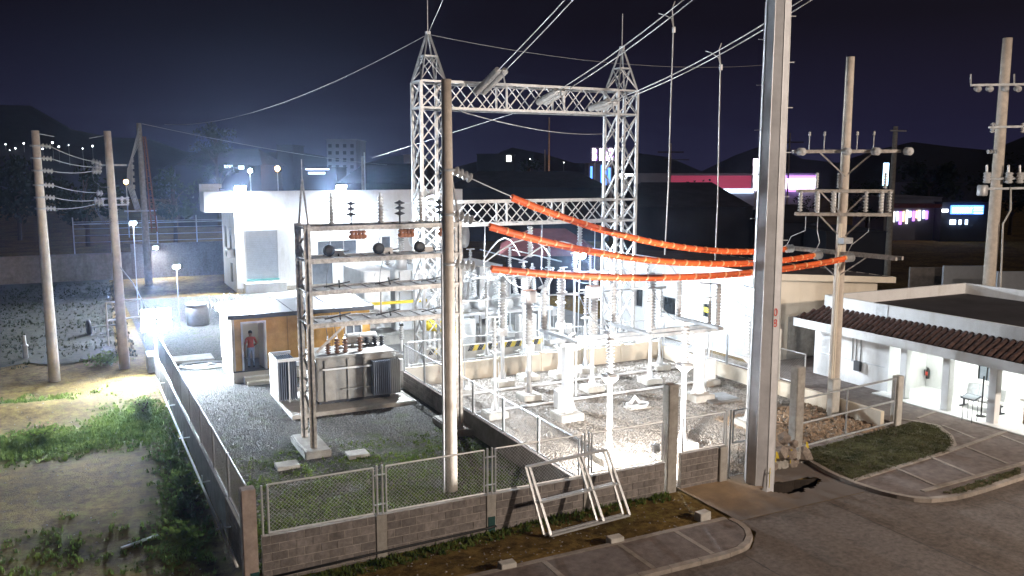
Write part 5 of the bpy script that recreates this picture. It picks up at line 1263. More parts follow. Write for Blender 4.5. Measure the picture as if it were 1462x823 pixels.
for i, (x, y) in enumerate(((14.2, 33.4), (18.0, 34.4), (21.2, 34.6), (24.7, 33.4), (24.9, 30.0), (14.0, 29.6))):
    t = T('bus_support', 'slim white insulator post '+('at the back end of the dividing wall', 'between two capped instrument transformers near the yard back wall', 'under the bus pipe before the right tower foot', 'in the yard corner by the store room wall', 'beside the store room wall near the switch end', 'next to the dividing wall, ahead of the square-headed transformer')[i], 'bus support', (x, y, 0), 'slim posts inside the insulator yard')
    pedestal(t, x, y, 2.6, .12); insul('porcelain_column', 'porcelain', (x, y, 2.65), 1.2, .06, .12, 9, t); rod('cap', 'galv', (x, y, 3.85), (x, y, 3.98), .06, t); bar('terminal', 'galv', (x-.3, y, 4.0), (x+.3, y, 4.0), .05, t)
    rod('earth_conduit', 'galv', (x+.12, y-.1, 0), (x+.12, y-.1, 2.2), .02, t, 6)
tag(rod('bus_pipe', 'galv', (14.0, 33.4, 4.06), (25.0, 33.4, 4.06), .035, None), 'thin silver bus pipe crossing the insulator yard in front of its back wall', 'pipe')

# ================================================================== STORE ROOM (long white wall right of the yard)
wh = T('store_room', 'long white store room with dark windows, big double door and sloping dark roof', 'building', (33, 40, 0))
WX, WY = 30.0, 32.0
def rx(x0, y0, x1, y1):
    a = atX(x0, y0, WX); c = atX(x1, y1, WX); return (min(a.y, c.y), max(a.y, c.y), min(a.z, c.z), max(a.z, c.z))
wins = [rx(946, 422, 964, 452), rx(907, 411, 917, 440), rx(1003, 432, 1015, 456)]
door = (33.2, 36.2, .12, 3.9)
wall_with(wh, 'white_paint', 'y', WX, WY, 47, 0, 4.5, wins+[door], .2)
for i, (a, c, z0, z1) in enumerate(wins):
    w = grp('window', (WX, a, z0), wh); B('pane', 'glass_dark', (WX+.1, a+.03, z0+.03), (WX+.13, c-.03, z1-.03), w)
    for y in (a, c-.05): B('window_frame', 'galv_dull', (WX+.04, y, z0), (WX+.16, y+.05, z1), w)
    for z in (z0, z1-.05): B('window_frame', 'galv_dull', (WX+.045, a+.05, z), (WX+.155, c-.05, z+.05), w)
    if i == 2: B('sticker', 'yellow', (WX+.08, a+.25, z0+.3), (WX+.095, a+.7, z1-.25), w)
for k in range(2):
    d = B('door_leaf', 'shutter', (WX+.05, door[0]+.02+1.5*k, .13), (WX+.12, door[0]+1.48+1.5*k, 3.88), wh)
    for z in (.5, 1.6, 2.7): B('door_panel', 'white_metal', (WX+.03, door[0]+.2+1.5*k, z), (WX+.055, door[0]+1.3+1.5*k, z+.9), d)
re = atY(1279, 397, WY-.4).x
zr = atY(1279, 397, WY-.4).z
def roofz(x): return 4.62+(zr-4.62)*(x-29.5)/(re-29.5)
poly('front_wall', 'cream_paint', [(WX, WY, 0), (re-.9, WY, 0), (re-.9, WY, roofz(re-.9)-.25), (WX, WY, 4.3), (WX, WY+.2, 0), (re-.9, WY+.2, 0), (re-.9, WY+.2, roofz(re-.9)-.25), (WX, WY+.2, 4.3)], [(0, 1, 2, 3), (7, 6, 5, 4), (1, 5, 6, 2), (0, 3, 7, 4), (3, 2, 6, 7)], wh)
B('recess_panel', 'concrete', (31.6, WY-.04, .0), (re-1.0, WY-.01, 2.3), wh)  # flat grey panel on the wall in place of the recessed opening
def slopebox(name, m, xa, xb, ya, yb, dz0, dz1, par):
    v = [(x, y, roofz(x)+dz) for dz in (dz0, dz1) for x, y in ((xa, ya), (xb, ya), (xb, yb), (xa, yb))]
    return poly(name, m, v, [(0, 3, 2, 1), (4, 5, 6, 7), (0, 1, 5, 4), (1, 2, 6, 5), (2, 3, 7, 6), (3, 0, 4, 7)], par)
slopebox('roof', 'dark_roof', 29.55, re-.06, WY-.34, 47.4, -.1, .03, wh)
slopebox('fascia', 'cream_paint', 29.5, re, WY-.42, WY-.34, -.28, .04, wh); slopebox('fascia', 'white_paint', 29.46, 29.55, WY-.42, 47.4, -.25, .04, wh); slopebox('fascia', 'cream_paint', re-.06, re, WY-.34, 47.4, -.28, .05, wh)
for k in range(17): slopebox('roof_rib', 'dark_roof', 29.6, re-.1, WY+.4+.88*k, WY+.45+.88*k, .03, .07, wh)
B('corner_pipe', 'rust', (29.85, 31.0, .2), (29.97, 31.12, 3.1), wh)

# ================================================================== GUARD HOUSE
gh = T('guard_house', 'white guard house with brown tile eave and lit open porch beside the lawn', 'building', (33, 24, 0))
GX = 30.4
B('porch_floor', 'white_paint', (29.9, 18.4, -.05), (34.2, 25.2, .15), gh); B('floor_edge', 'concrete', (29.85, 18.35, -.05), (29.9, 25.2, .13), gh)
for y in (20.05, 22.02, 24.0): bbox_bev('column', 'white_paint', (GX-.16, y-.16, .15), (GX+.16, y+.16, 2.5), gh, .012)
def rg(x0, y0, x1, y1, X):
    a = atX(x0, y0, X); c = atX(x1, y1, X); return (min(a.y, c.y), max(a.y, c.y), max(.16, min(a.z, c.z)), max(a.z, c.z))
BX = 33.0
hd = rg(1286, 492, 1301, 548, BX); hw = rg(1397, 520, 1422, 547, BX)
wall_with(gh, 'white_paint', 'y', BX, 17.5, 25.0, .15, 2.6, [hd, hw], .15, 'porch_wall')
B('doorway_shade_panel', 'dark_trim', (BX+.6, hd[0]-.2, .15), (BX+.65, hd[1]+.2, 2.5), gh)  # dark panel stands in for the shade of the room behind
w = grp('window', (BX, hw[0], hw[2]), gh); B('pane', 'glass_grey', (BX+.05, hw[0], hw[2]), (BX+.07, hw[1], hw[3]), w)
for y in (hw[0], (hw[0]+hw[1])/2, hw[1]-.05): B('window_bar', 'black', (BX+.01, y, hw[2]), (BX+.045, y+.04, hw[3]), w)
B('window_sill', 'white_paint', (BX-.2, hw[0]-.1, hw[2]-.12), (BX, hw[1]+.1, hw[2]-.01), w)
B('room_wall', 'white_paint', (GX+.2, 25.0, -.02), (GX+.38, 29.2, 2.6), gh); B('room_wall', 'white_paint', (GX+.38, 25.0, -.02), (BX+.15, 25.15, 2.6), gh); B('room_wall', 'white_paint', (GX+.38, 29.05, -.02), (38, 29.2, 2.6), gh)
B('rear_wall', 'white_paint', (37.8, 17.5, 0), (38, 29.05, 2.6), gh)
B('ceiling', 'white_paint', (29.5, 17.6, 2.6), (38, 29.3, 2.68), gh)
EZ0, EZ1 = 2.46, 2.84
B('eave_board', 'white_paint', (29.38, 17.3, EZ0), (29.5, 29.4, EZ1), gh); B('eave_board', 'white_paint', (29.5, 17.3, EZ0), (42, 17.42, EZ1), gh); B('eave_board', 'white_paint', (29.5, 29.3, EZ0), (33, 29.4, EZ1), gh)
B('soffit', 'white_paint', (29.5, 17.42, 2.5), (30.5, 29.3, 2.53), gh)
rfp = grp('eave_roof', (30, 23, 2.9), gh)
poly('eave_deck', 'tile', [(29.36, 17.28, 2.85), (30.37, 18.6, 3.36), (30.37, 28.5, 3.36), (29.36, 29.42, 2.85)], [(0, 1, 2, 3)], rfp)
poly('eave_deck', 'tile', [(29.36, 17.28, 2.85), (42, 17.28, 2.85), (42, 18.6, 3.36), (30.37, 18.6, 3.36)], [(0, 1, 2, 3)], rfp)
tv = []; tf = []
for i in range(7):
    a = math.pi*i/6; 
    for (s, r_, zz) in ((0, .115, .0), (1, .10, .035)): tv.append((r_*math.cos(a), s, r_*.62*math.sin(a)+zz))
for i in range(6): tf.append((2*i, 2*i+2, 2*i+3, 2*i+1))
tf.append((0, 2, 4, 6, 8, 10, 12))
tile_me = mk(tv, tf, 'tile', True, key='tile')
sl = math.atan2(.51, 1.01); tl = math.hypot(.51, 1.01)/3
k = 0
for i in range(43):
    y = 17.5+.275*i
    for j in range(3):
        f0 = j/3; xa = 29.34+1.01*f0; 
        ylo = 17.28+1.32*(f0+.25); yhi = 29.42-.92*(f0+.2)
        if not (ylo < y < yhi): continue
        W = Matrix.Translation((xa, y, 2.855+.51*f0+.03*0)) @ Matrix.Rotation(-sl, 4, 'Y') @ Matrix.Rotation(R(-90), 4, 'Z') @ Matrix.Diagonal((1, tl*1.12, 1, 1))
        link('roof_tile', tile_me, W @ Matrix.Rotation(U(-.03, .03), 4, 'Z') @ Matrix.Translation((U(-.008, .008), U(-.02, .02), U(-.006, .008))), rfp)
sl2 = math.atan2(.51, 1.32); tl2 = math.hypot(.51, 1.32)/3
for i in range(26):
    x = 29.7+.275*i
    for j in range(3):
        f0 = j/3; ya = 17.26+1.32*f0
        if x < 29.36+1.01*(f0+.3): continue
        W = Matrix.Translation((x, ya, 2.855+.51*f0)) @ Matrix.Rotation(sl2, 4, 'X') @ Matrix.Diagonal((1, tl2*1.12, 1, 1))
        link('roof_tile', tile_me, W, rfp)
tube('hip_cap', 'tile', [(29.36, 17.28, 2.93), (30.37, 18.6, 3.44)], .11, rfp, 8)
for a_, c_ in (((30.35, 18.6), (30.5, 28.5)), ((40, 18.75), (40.15, 28.5))): B('parapet', 'white_paint', (a_[0], a_[1], 3.3), (c_[0], c_[1], 3.95), gh)
B('parapet', 'white_paint', (30.5, 18.6, 3.3), (40.15, 18.75, 3.95), gh); B('parapet', 'white_paint', (30.5, 28.35, 3.3), (40, 28.5, 3.95), gh); B('flat_roof', 'dark_roof', (30.5, 18.75, 3.3), (40, 28.35, 3.42), gh)
B('vent_panel', 'galv', (30.33, 25.0, 3.36), (30.35, 25.6, 3.92), gh); B('vent_panel', 'galv', (29.36, 26.9, 2.5), (29.38, 27.4, 2.8), gh)
for dy_ in (0, .25, .45): rod('wall_conduit', 'galv_dull', (GX+.17, 26.5+dy_, 1.1), (GX+.17, 26.5+dy_, 2.4), .025, gh)
bbox_bev('meter_box', 'dark_trim', (GX+.04, 26.4, .75), (GX+.2, 26.75, 1.2), gh, .02); rod('wall_rail', 'galv', (GX+.17, 25.2, 1.2), (GX+.17, 29.0, 1.15), .02, gh)
gl = T('unseen_ceiling_lamp', 'assumed white tube lamp, unseen under the guard house porch ceiling', 'lamp', (31.7, 21.5, 2.55))  # unseen lamp, assumed under the ceiling so that the porch is lit
B('lamp_tray', 'white_metal', (31.6, 19.2, 2.55), (31.8, 24.4, 2.6), gl); B('tube', 'tube_light', (31.64, 19.3, 2.515), (31.76, 24.3, 2.548), gl)
l = bpy.data.lights.new('lamp_light', 'AREA'); l.shape = 'RECTANGLE'; l.size = .12; l.size_y = 5; l.energy = 80; l.color = (.93, 1, .94)
lo_ = bpy.data.objects.new('lamp_light', l); col.objects.link(lo_); lo_.matrix_basis = Matrix.Translation((31.7, 21.8, 2.50)); lo_.parent = gl; lo_.matrix_parent_inverse = WM[gl].inverted()
bn = T('waiting_bench', 'row of three grey metal seats on the lit porch between columns', 'bench', (32, 21.2, .15))
for k in range(3):
    y = 20.55+.55*k; bbox_bev('seat', 'galv', (31.35, y, .55), (31.8, y+.5, .6), bn, .015); s_ = box('backrest', 'galv', (31.85, y+.25, .86), (.04, .5, .45), bn, 0, 0, R(10))
rod('beam', 'dark_trim', (31.6, 20.45, .5), (31.6, 22.25, .5), .04, bn)
for y in (20.55, 22.1): bar('leg', 'dark_trim', (31.6, y, .17), (31.6, y, .5), .06, bn); bar('foot', 'dark_trim', (31.35, y, .18), (31.85, y, .18), .05, bn)
ls = T('notice_stand', 'thin metal stand with a tilted blue notice board by the porch column', 'stand', (30.0, 20.6, 0))
for dx, dy_ in ((0, 0), (.3, 0), (0, .4), (.3, .4)): rod('leg', 'dark_trim', (29.7+dx, 20.4+dy_, .1), (29.7+dx, 20.4+dy_, 1.0), .012, ls, 6)
box('board', 'glass_grey', (29.85, 20.6, 1.06), (.42, .6, .03), ls, 0, 0, R(-18)); box('sheet', 'shutter', (29.84, 20.6, 1.082), (.34, .5, .006), ls, 0, 0, R(-18))
bkk = T('black_pole_sign', 'slim black pole standing on the porch beside the notice stand', 'pole', (30.7, 20.8, .15)); rod('pole', 'black', (30.75, 20.75, .15), (30.75, 20.75, 1.75), .03, bkk); lathe('pole_base', 'black', [(.18, 0), (.18, .03), (.03, .05)], (30.75, 20.75, .15), bkk, 14)
ct_ = T('counter', 'dark brown counter with pale top standing at the end of the porch', 'counter', (32, 18.2, .15))
bbox_bev('cabinet', 'plywood_dark', (31.2, 16.0, .15), (32.0, 19.4, 1.05), ct_, .02); bbox_bev('top', 'concrete_pale', (31.1, 15.9, 1.05), (32.1, 19.5, 1.12), ct_, .012); B('kick_panel', 'dark_trim', (31.18, 16.05, .17), (31.2, 19.35, .95), ct_)
B('drawer_handle', 'galv', (31.15, 18.9, .85), (31.18, 19.2, .88), ct_)
ex = atX(1326, 530, BX-.1)
fx = T('fire_extinguisher', 'small red and black extinguisher hanging on the white porch wall', 'extinguisher', ex)
lathe('cylinder', 'black', [(.02, 0), (.08, .02), (.085, .1), (.085, .38), (.05, .45), (.025, .5)], ex+Vector((-.05, 0, -.35)), fx, 14); box('label_band', 'red_paint', ex+Vector((-.14, 0, -.1)), (.02, .1, .16), fx); bar('handle', 'black', ex+Vector((-.05, 0, .14)), ex+Vector((-.2, 0, .2)), .03, fx); tube('hose', 'black', [ex+Vector((-.06, .02, .14)), ex+Vector((-.15, .1, .05)), ex+Vector((-.12, .1, -.2))], .015, fx)

# ================================================================== LAMPS
WHITE = (.83, .92, 1.0)
# A: bright floodlight at the end of the side wall, turned on the yards; built as four lamps to imitate its glare
A_ = atY(223, 457, 43.7)
lt_ = T('widened_floodlight', 'blinding floodlight at the far end of the side wall, widened to four lamps for glare', 'light tower', (A_.x, A_.y, 0))
rod('mast', 'galv_dull', (A_.x, A_.y+.2, 0), (A_.x, A_.y+.2, A_.z+.3), .06, lt_); bar('cross_bar', 'galv_dull', (A_.x-.7, A_.y+.16, A_.z), (A_.x+.7, A_.y+.16, A_.z), .07, lt_); box('base_unit', 'galv_dull', (A_.x, A_.y+.5, .45), (1.0, 1.4, .8), lt_)
for dx in (-.36, .36):
    for dz in (-.29, .29):
        q_ = A_+Vector((dx, 0, dz)); box('lamp_housing', 'galv_dull', q_+Vector((0, .06, 0)), (.62, .12, .5), lt_, 0, R(-5)); box('lamp_lens', 'lamp_lens', q_+Vector((0, -.012, 0)), (.56, .02, .44), lt_, 0, R(-5))
spot(A_+Vector((0, -.2, 0)), (-.1, -1, -.10), 2200, 150, .6, WHITE, lt_, .5)
# B: two on the control building parapet
for px, lab in ((343, 'rooftop floodlight above the roller shutter of the white building'), (487, 'rooftop floodlight above the grey windows of the white building')):
    p = atY(px, 270, by-.25); p.z = 8.2
    floodlight(lab, p, (.0, -.8, -.75), 9500, 165, size=.9, stem=(p.x, p.y+.3, 7.9))
# C: on left tower
p = atY(615, 281, GY-.75); floodlight('white floodlight clamped to the left lattice tower at its lower girder', p, (.25, -.1, -1), 6000, 150, size=.4)
# D: lamp on a post in the back yard
p = atz(828, 365, 5.0); dl = floodlight('white yard lamp on a slim post between the two lattice towers', p, (-.25, -.75, -.7), 5200, 155, size=.7, stem=(p.x, p.y+.15, 0))
# E: floodlight on the front wall beside the square post, facing into the yard
floodlight('floodlight on the front wall top beside the square concrete post, turned into the yard', (14.98, 20.42, 1.32), (-.18, 1, -.2), 3200, 174, size=.26, stem=(14.98, 20.36, .9), blend=.35, c=(1, .97, .93), lens='lamp_small')
# assumed, unseen street lamp behind the camera at right, added for warm front light
assumed_street_lamp = T('street_lamp', 'assumed tall curved-arm street lamp, unseen behind the camera, added for warm front light', 'street lamp', (33, -11, 0))
lathe('post', 'galv', [(.14, 0), (.13, .3), (.07, 13.2)], (33, -11, 0), assumed_street_lamp, 14); tube('arm', 'galv', [(33, -11, 13), (32.8, -10.4, 13.9), (32.2, -9, 14.3)], .05, assumed_street_lamp, 8)
box('lamp_head', 'galv_dull', (32.0, -8.6, 14.3), (.4, .9, .16), assumed_street_lamp, R(20)); box('lamp_lens', 'lamp_orange', (32.0, -8.55, 14.205), (.3, .7, .02), assumed_street_lamp, R(20))
spot((32.0, -8.5, 14.1), (-.42, .85, -.28), 23000, 120, .5, (1, .84, .70), assumed_street_lamp, .5)
# lamps at the left rear
for px, py, y_, W_, lab, foot in ((190, 319, 62., 450, 'white lamp on a tall thin post near the far braced pole', (190, 0)), (222, 354, 83.6, 500, 'small white lamp on the block wall behind the yard', None), (252, 381, 56., 1100, 'white lamp on a thin post inside the side wall', (250, 0))):
    p = atY(px, py, y_); floodlight(lab, p, (.1, -.9, -.7), W_, 160, size=.42, lens='lamp_lens' if W_ > 1000 else 'lamp_small', stem=(p.x, p.y+.1, 0) if foot else None)

# ================================================================== FAR BACKGROUND
def farbox(par, name, m, xa, xb, ya, yb, D, dep):
    """box facing the camera side: px columns xa..xb, rows ya(top)..yb(bottom or None = ground), front at distance D"""
    a = atD(xa, ya, D); c = atD(xb, ya, D); z1 = a.z; z0 = 0 if yb is None else atD(xa, yb, D).z
    ctr = (a+c)/2; L = (c-a).length
    return box(name, m, (ctr.x+fh.x*dep/2, ctr.y+fh.y*dep/2, (z0+z1)/2), (L, dep, z1-z0), par, math.atan2(rv.y, rv.x))
def farbuild(label, xa, xb, yt, D, dep=10, m='far_dark', wins=(), roof=None, name='far_building', grid=None):
    p = atD((xa+xb)/2, yt, D); t = T(name, label, 'building', (p.x, p.y, 0))
    farbox(t, 'wall', m, xa, xb, yt, None, D, dep)
    if roof:
        a, c = atD(xa-2, yt, D-.8), atD(xb+2, yt, D-.8); mid_ = (a+c)/2+fh*(dep/2+.8); h = roof; L = (c-a)
        a2, c2 = a+fh*(dep+1.6), c+fh*(dep+1.6); r0, r1 = mid_-L*.32+Vector((0, 0, h)), mid_+L*.32+Vector((0, 0, h))
        poly('roof', 'dark_roof', [a, c, c2, a2, r0, r1], [(0, 1, 5, 4), (1, 2, 5), (2, 3, 4, 5), (3, 0, 4), (0, 3, 2, 1)], t)
    else: farbox(t, 'coping', m, xa-1, xb+1, yt-1.2, yt, D-.15, dep+.3)
    if grid:
        r_, c_, mm_ = grid
        yb_ = 245+CZ/D*FPX
        for i in range(r_):
            for j in range(c_):
                x0 = xa+(xb-xa)*(j+.25)/c_; y0 = yt+4+(min(yb_, yt+60)-yt)*(i+.2)/r_; farbox(t, 'window', mm_, x0, x0+(xb-xa)*.45/c_, y0, y0+5, D-.05, .1)
    for (wx, wy, ww, wh_, wm) in wins: farbox(t, 'window', wm, wx, wx+ww, wy, wy+wh_, D-.12, .2)
    return t
farbuild('tall pale apartment block far behind the control building', 466, 508, 200, 210, 14, 'far_grey', grid=(6, 4, 'far_dark'))
farbuild('narrow dark block between the far trees and the pale apartment block', 395, 418, 208, 230, 12, 'far_dark')
farbuild('dark block with one bright window high on its wall', 681, 735, 221, 200, 14, 'far_dark', [(723, 222, 7, 9, 'lit_window'), (733, 259, 3, 12, 'lit_cool')])
farbuild('low dark house with two bluish lit windows', 250, 372, 236, 150, 14, 'far_dark', [(320, 215+21, 12, 4, 'lit_cool'), (340, 215+22, 8, 5, 'lit_cool')], roof=3)
farbuild('low dark shed with a pale lit strip behind the control building', 430, 480, 240, 130, 8, 'far_dark', [(436, 241, 34, 2, 'lit_cool'), (440, 246, 24, 3, 'lit_cool')])
farbuild('long dark hip-roofed hall behind the control building', 480, 625, 262, 112, 16, 'far_dark', roof=2.6)
farbuild('pale low building beside the left tower far behind', 576, 600, 222, 180, 10, 'far_grey', [(574, 235, 4, 2, 'lit_cool')])
farbuild('long low dark hall behind the lower girder', 640, 870, 268, 118, 16, 'far_dark', roof=2.2)
t = farbuild('low house with dull red hip roof behind the yard lamp', 722, 850, 364, 66, 9, 'far_dark')
a, c = atD(712, 366, 64.5), atD(862, 366, 64.5); m_ = (a+c)/2+fh*6
poly('red_roof', 'red_roof', [a, c, c+fh*12, a+fh*12, m_-(c-a)*.18+Vector((0, 0, 1.7)), m_+(c-a)*.18+Vector((0, 0, 1.7))], [(0, 1, 5, 4), (1, 2, 5), (2, 3, 4, 5), (3, 0, 4), (0, 3, 2, 1)], t)
farbuild('wide dark warehouse with low roof behind the store room', 905, 1075, 296, 92, 18, 'far_dark', roof=2.5)
farbuild('dark shed with corrugated roof right of the steel pole', 1112, 1180, 318, 84, 12, 'far_dark', roof=1.5)
farbuild('dark flat-roofed block beyond the crossarm pole', 1180, 1270, 332, 78, 10, 'far_dark')
# store with the pink band
ps = farbuild('long supermarket with glowing pink band and white lit front', 908, 1166, 249, 175, 22, 'far_grey', name='supermarket')
farbox(ps, 'pink_band', 'sign_pink', 958, 1073, 251, 269, 174.6, .4); farbox(ps, 'lit_band', 'lit_cool', 1000, 1076, 270, 276, 174.5, .4)
farbox(ps, 'lit_sign', 'sign_white', 1124, 1164, 255, 270, 174.2, .5); farbox(ps, 'violet_band', 'sign_violet', 1118, 1165, 251, 255, 174.1, .5); farbox(ps, 'violet_band', 'sign_violet', 1124, 1150, 270, 274, 174.1, .5)
ts = T('pylon_sign', 'tall glowing white pylon sign in front of the supermarket', 'sign', atD(1083, 270, 160))
for k in range(4): farbox(ts, 'sign_panel', 'sign_white', 1077, 1090, 227+11.5*k, 237.8+11.5*k, 160, .6)
for x in (1078, 1088): farbox(ts, 'post', 'galv_dull', x, x+1.5, 272, None, 160.2, .3)
# billboard with white and violet lettering
bb = T('billboard', 'billboard with white glowing letters beside the right lattice tower', 'sign', atD(858, 240, 150))
farbox(bb, 'backing', 'far_dark', 844, 878, 210, 232, 150.3, .4)
rs_ = random.Random(3)
x = 846
while x < 876:
    if abs(x-853.5) > 1.5:
        for y0, y1 in ((212, 220), (221, 229.5)):
            farbox(bb, 'letter_stroke', 'sign_white', x, x+1.1, y0, y1, 150, .15); farbox(bb, 'letter_stroke', 'sign_white', x+1.1, x+2.3, rs_.choice((y0, y0+3)), rs_.choice((y0+1.4, y0+5)), 150, .15); farbox(bb, 'letter_stroke', 'sign_violet', x+2.3, x+3.0, y0+rs_.uniform(0, 3), y1, 150, .15)
    x += 3.4
for x in (849, 861, 873): farbox(bb, 'post', 'galv_dull', x, x+1.2, 232, None, 150.4, .3)
farbuild('blue-lit narrow building under the billboard', 840, 873, 234, 158, 8, 'far_grey', [(843, 238, 3, 26, 'sign_blue'), (858, 236, 8, 30, 'sign_blue'), (868, 240, 4, 22, 'sign_blue')])  # glowing blue strips stand in for the sign's blue light on this front
st2 = T('lit_sign', 'bright white strip sign glowing behind the right lattice tower', 'sign', atD(893, 250, 165)); farbox(st2, 'light_box', 'sign_text', 885, 904, 248.5, 251.5, 165, .5); farbox(st2, 'light_box', 'sign_text', 887, 895, 252, 256, 165, .5); farbox(st2, 'post', 'galv_dull', 893, 895, 256, None, 165.2, .4)
# right-hand shops
sh1 = farbuild('brown shop row with bright wares under its front', 1268, 1345, 283, 120, 12, 'far_grey', name='shop')
for k in range(12): farbox(sh1, 'shop_window', ('lit_warm', 'lit_window', 'lit_cool', 'sign_violet')[k % 4], 1271+4.6*k+rs_.uniform(0, 1.5), 1273.4+4.6*k+rs_.uniform(0, 1.5), 300+rs_.uniform(0, 4), 309+rs_.uniform(0, 12), 119.8, .2)
farbox(sh1, 'awning', 'red_roof', 1268, 1345, 292, 297, 117, 3)
sh2 = farbuild('shop with a glowing blue signboard above its lit window', 1345, 1412, 290, 118, 10, 'far_dark', name='shop')
farbox(sh2, 'sign_board', 'sign_blue', 1359, 1405, 293.5, 306, 117.5, .3)
for k, x in enumerate((1361, 1364.5, 1368, 1371.5, 1375, 1378.5, 1382, 1385.5)): farbox(sh2, 'letter_stroke', 'sign_text', x, x+1.1, 297, 304, 117.1, .1); farbox(sh2, 'letter_stroke', 'sign_text', x+1.1, x+2.5, 297 if k % 2 else 299.7, 298.6 if k % 2 else 301.3, 117.1, .1)
for y in (296, 300, 304): farbox(sh2, 'letter_stroke', 'sign_cyan', 1391, 1403, y, y+1.5, 117.1, .1)
farbox(sh2, 'lit_panel', 'sign_text', 1346, 1354, 299, 303, 117.4, .2)
for x, w_ in ((1357, 8), (1370, 3), (1379, 3)): farbox(sh2, 'lit_window', 'lit_cool', x, x+w_, 314, 321, 117.6, .2)
bs = T('banner_sign', 'narrow upright glowing blue sign beside the dim far pole', 'sign', atD(1267, 250, 110)); farbox(bs, 'light_panel', 'sign_cyan', 1263.5, 1269.5, 233, 265, 110, .4); farbox(bs, 'post', 'galv_dull', 1266, 1267.5, 265, None, 110.1, .3)
farbuild('dull brown block with pillars behind the shops', 1310, 1420, 262, 150, 12, 'far_dark')
# greenish wall right
gw = T('garden_wall', 'pale greenish concrete wall in the dim lot behind the guard house', 'wall', atD(1370, 405, 66))
farbox(gw, 'wall', 'plaster', 1300, 1348, 382, None, 68, .25); farbox(gw, 'wall', 'shutter', 1348, 1412, 380, None, 66.5, .25); farbox(gw, 'wall', 'shutter', 1425, 1500, 388, None, 60, .25)
# far masts
for (xa, yt, D, lab) in ((490, 180, 190, None),):
    pass
for xa, yt, D, lab in ((784, 168, 140, 'thin far mast behind the upper girder opening'), (517, 224, 90, 'thin pale pole on the roof line behind the control building'), (958, 205, 160, 'far utility pole with one crossarm left of the droppers'), (1128, 190, 150, 'far utility pole with crossarm right of the steel pole'), (778, 214, 170, 'short far pole beside the thin mast')):
    p = atD(xa, yt, D); t = T('far_pole', lab, 'utility pole', (p.x, p.y, 0)); rod('shaft', 'concrete', (p.x, p.y, 0), p, .14, t, 8)
    if 'crossarm' in lab: bar('crossarm', 'dark_trim', p-rv*2.4-Vector((0, 0, 1.6)), p+rv*2.4-Vector((0, 0, 1.6)), .25, t); bar('crossarm', 'dark_trim', p-rv*1.2-Vector((0, 0, 3)), p+rv*3.4-Vector((0, 0, 3)), .2, t)
# orange street lamps
def street_lamp(label, px, py, D, lens='lamp_orange', r=.32, group=None):
    p = atD(px, py, D); t = T('street_lamp', label, 'street lamp', (p.x, p.y, 0), group)
    rod('post', 'galv_dull', (p.x, p.y, gz_far(p.x, p.y)), p-Vector((0, 0, r)), .09, t, 6)
    lathe('lamp_globe', lens, [(.3*r, 0), (.8*r, .3*r), (r, r), (.8*r, 1.7*r), (.3*r, 2*r)], p-Vector((0, 0, r)), t, 10)
HILL = []
def gz_far(x, y): return 0
rs_h = random.Random(5)
street_lamp('orange street lamp glowing behind the dark hall between the towers', 812, 256, 135, r=.42); street_lamp('orange street lamp glowing above the control building roof', 396, 241, 150, r=.42); street_lamp('white street lamp glowing beside the low house with lit windows', 357, 244, 120, 'lamp_small', .25)
street_lamp('orange lamp glowing behind the tan poles', 180, 260, 125, r=.3)
# hills
hv = []; hf = []
for i in range(61):
    ang = -62+124*i/60; 
    d = fh*math.cos(R(ang))+rv*math.sin(R(ang))
    px_ = PW/2+FPX*math.tan(R(max(-60, min(60, ang))))
    ht = 14+26*smooth((420-px_)/500)+7*hn(i*.9, 3)+4*math.sin(i*1.7)+8*smooth((px_-1150)/200)
    for k, (D, q) in enumerate(((330, 0), (380, .45), (450, .85), (520, 1), (640, .7))):
        p = CC+d*D; hv.append((p.x, p.y, -.2+ht*q+ (1.5*math.sin(i*2.3+k) if k else 0)))
for i in range(60):
    for k in range(4): hf.append((i*5+k, (i+1)*5+k, (i+1)*5+k+1, i*5+k+1))
struct(poly('hills', 'far_dark', hv, hf, None, True))
lamps = [(8, 207), (22, 213), (34, 206), (52, 208), (61, 214), (84, 211), (98, 208), (118, 213), (75, 205), (14, 216), (132, 210), (645, 234), (757, 228), (805, 233)]
for i, (x, y) in enumerate(lamps):
    p = atD(x, y, 326); sz_ = .5+.6*rs_h.random()**2; t = T('hillside_lamp', 'tiny white lamp twinkling on the dark far hillside', 'lamp', p, 'tiny lamps on the far hillside')
    rod('post', 'galv_dull', (p.x, p.y, -.1), p, .06, t, 5); lathe('lamp_globe', 'lamp_far', [(.1*sz_, 0), (.3*sz_, .2*sz_), (.3*sz_, .4*sz_), (.1*sz_, .6*sz_)], p, t, 8)

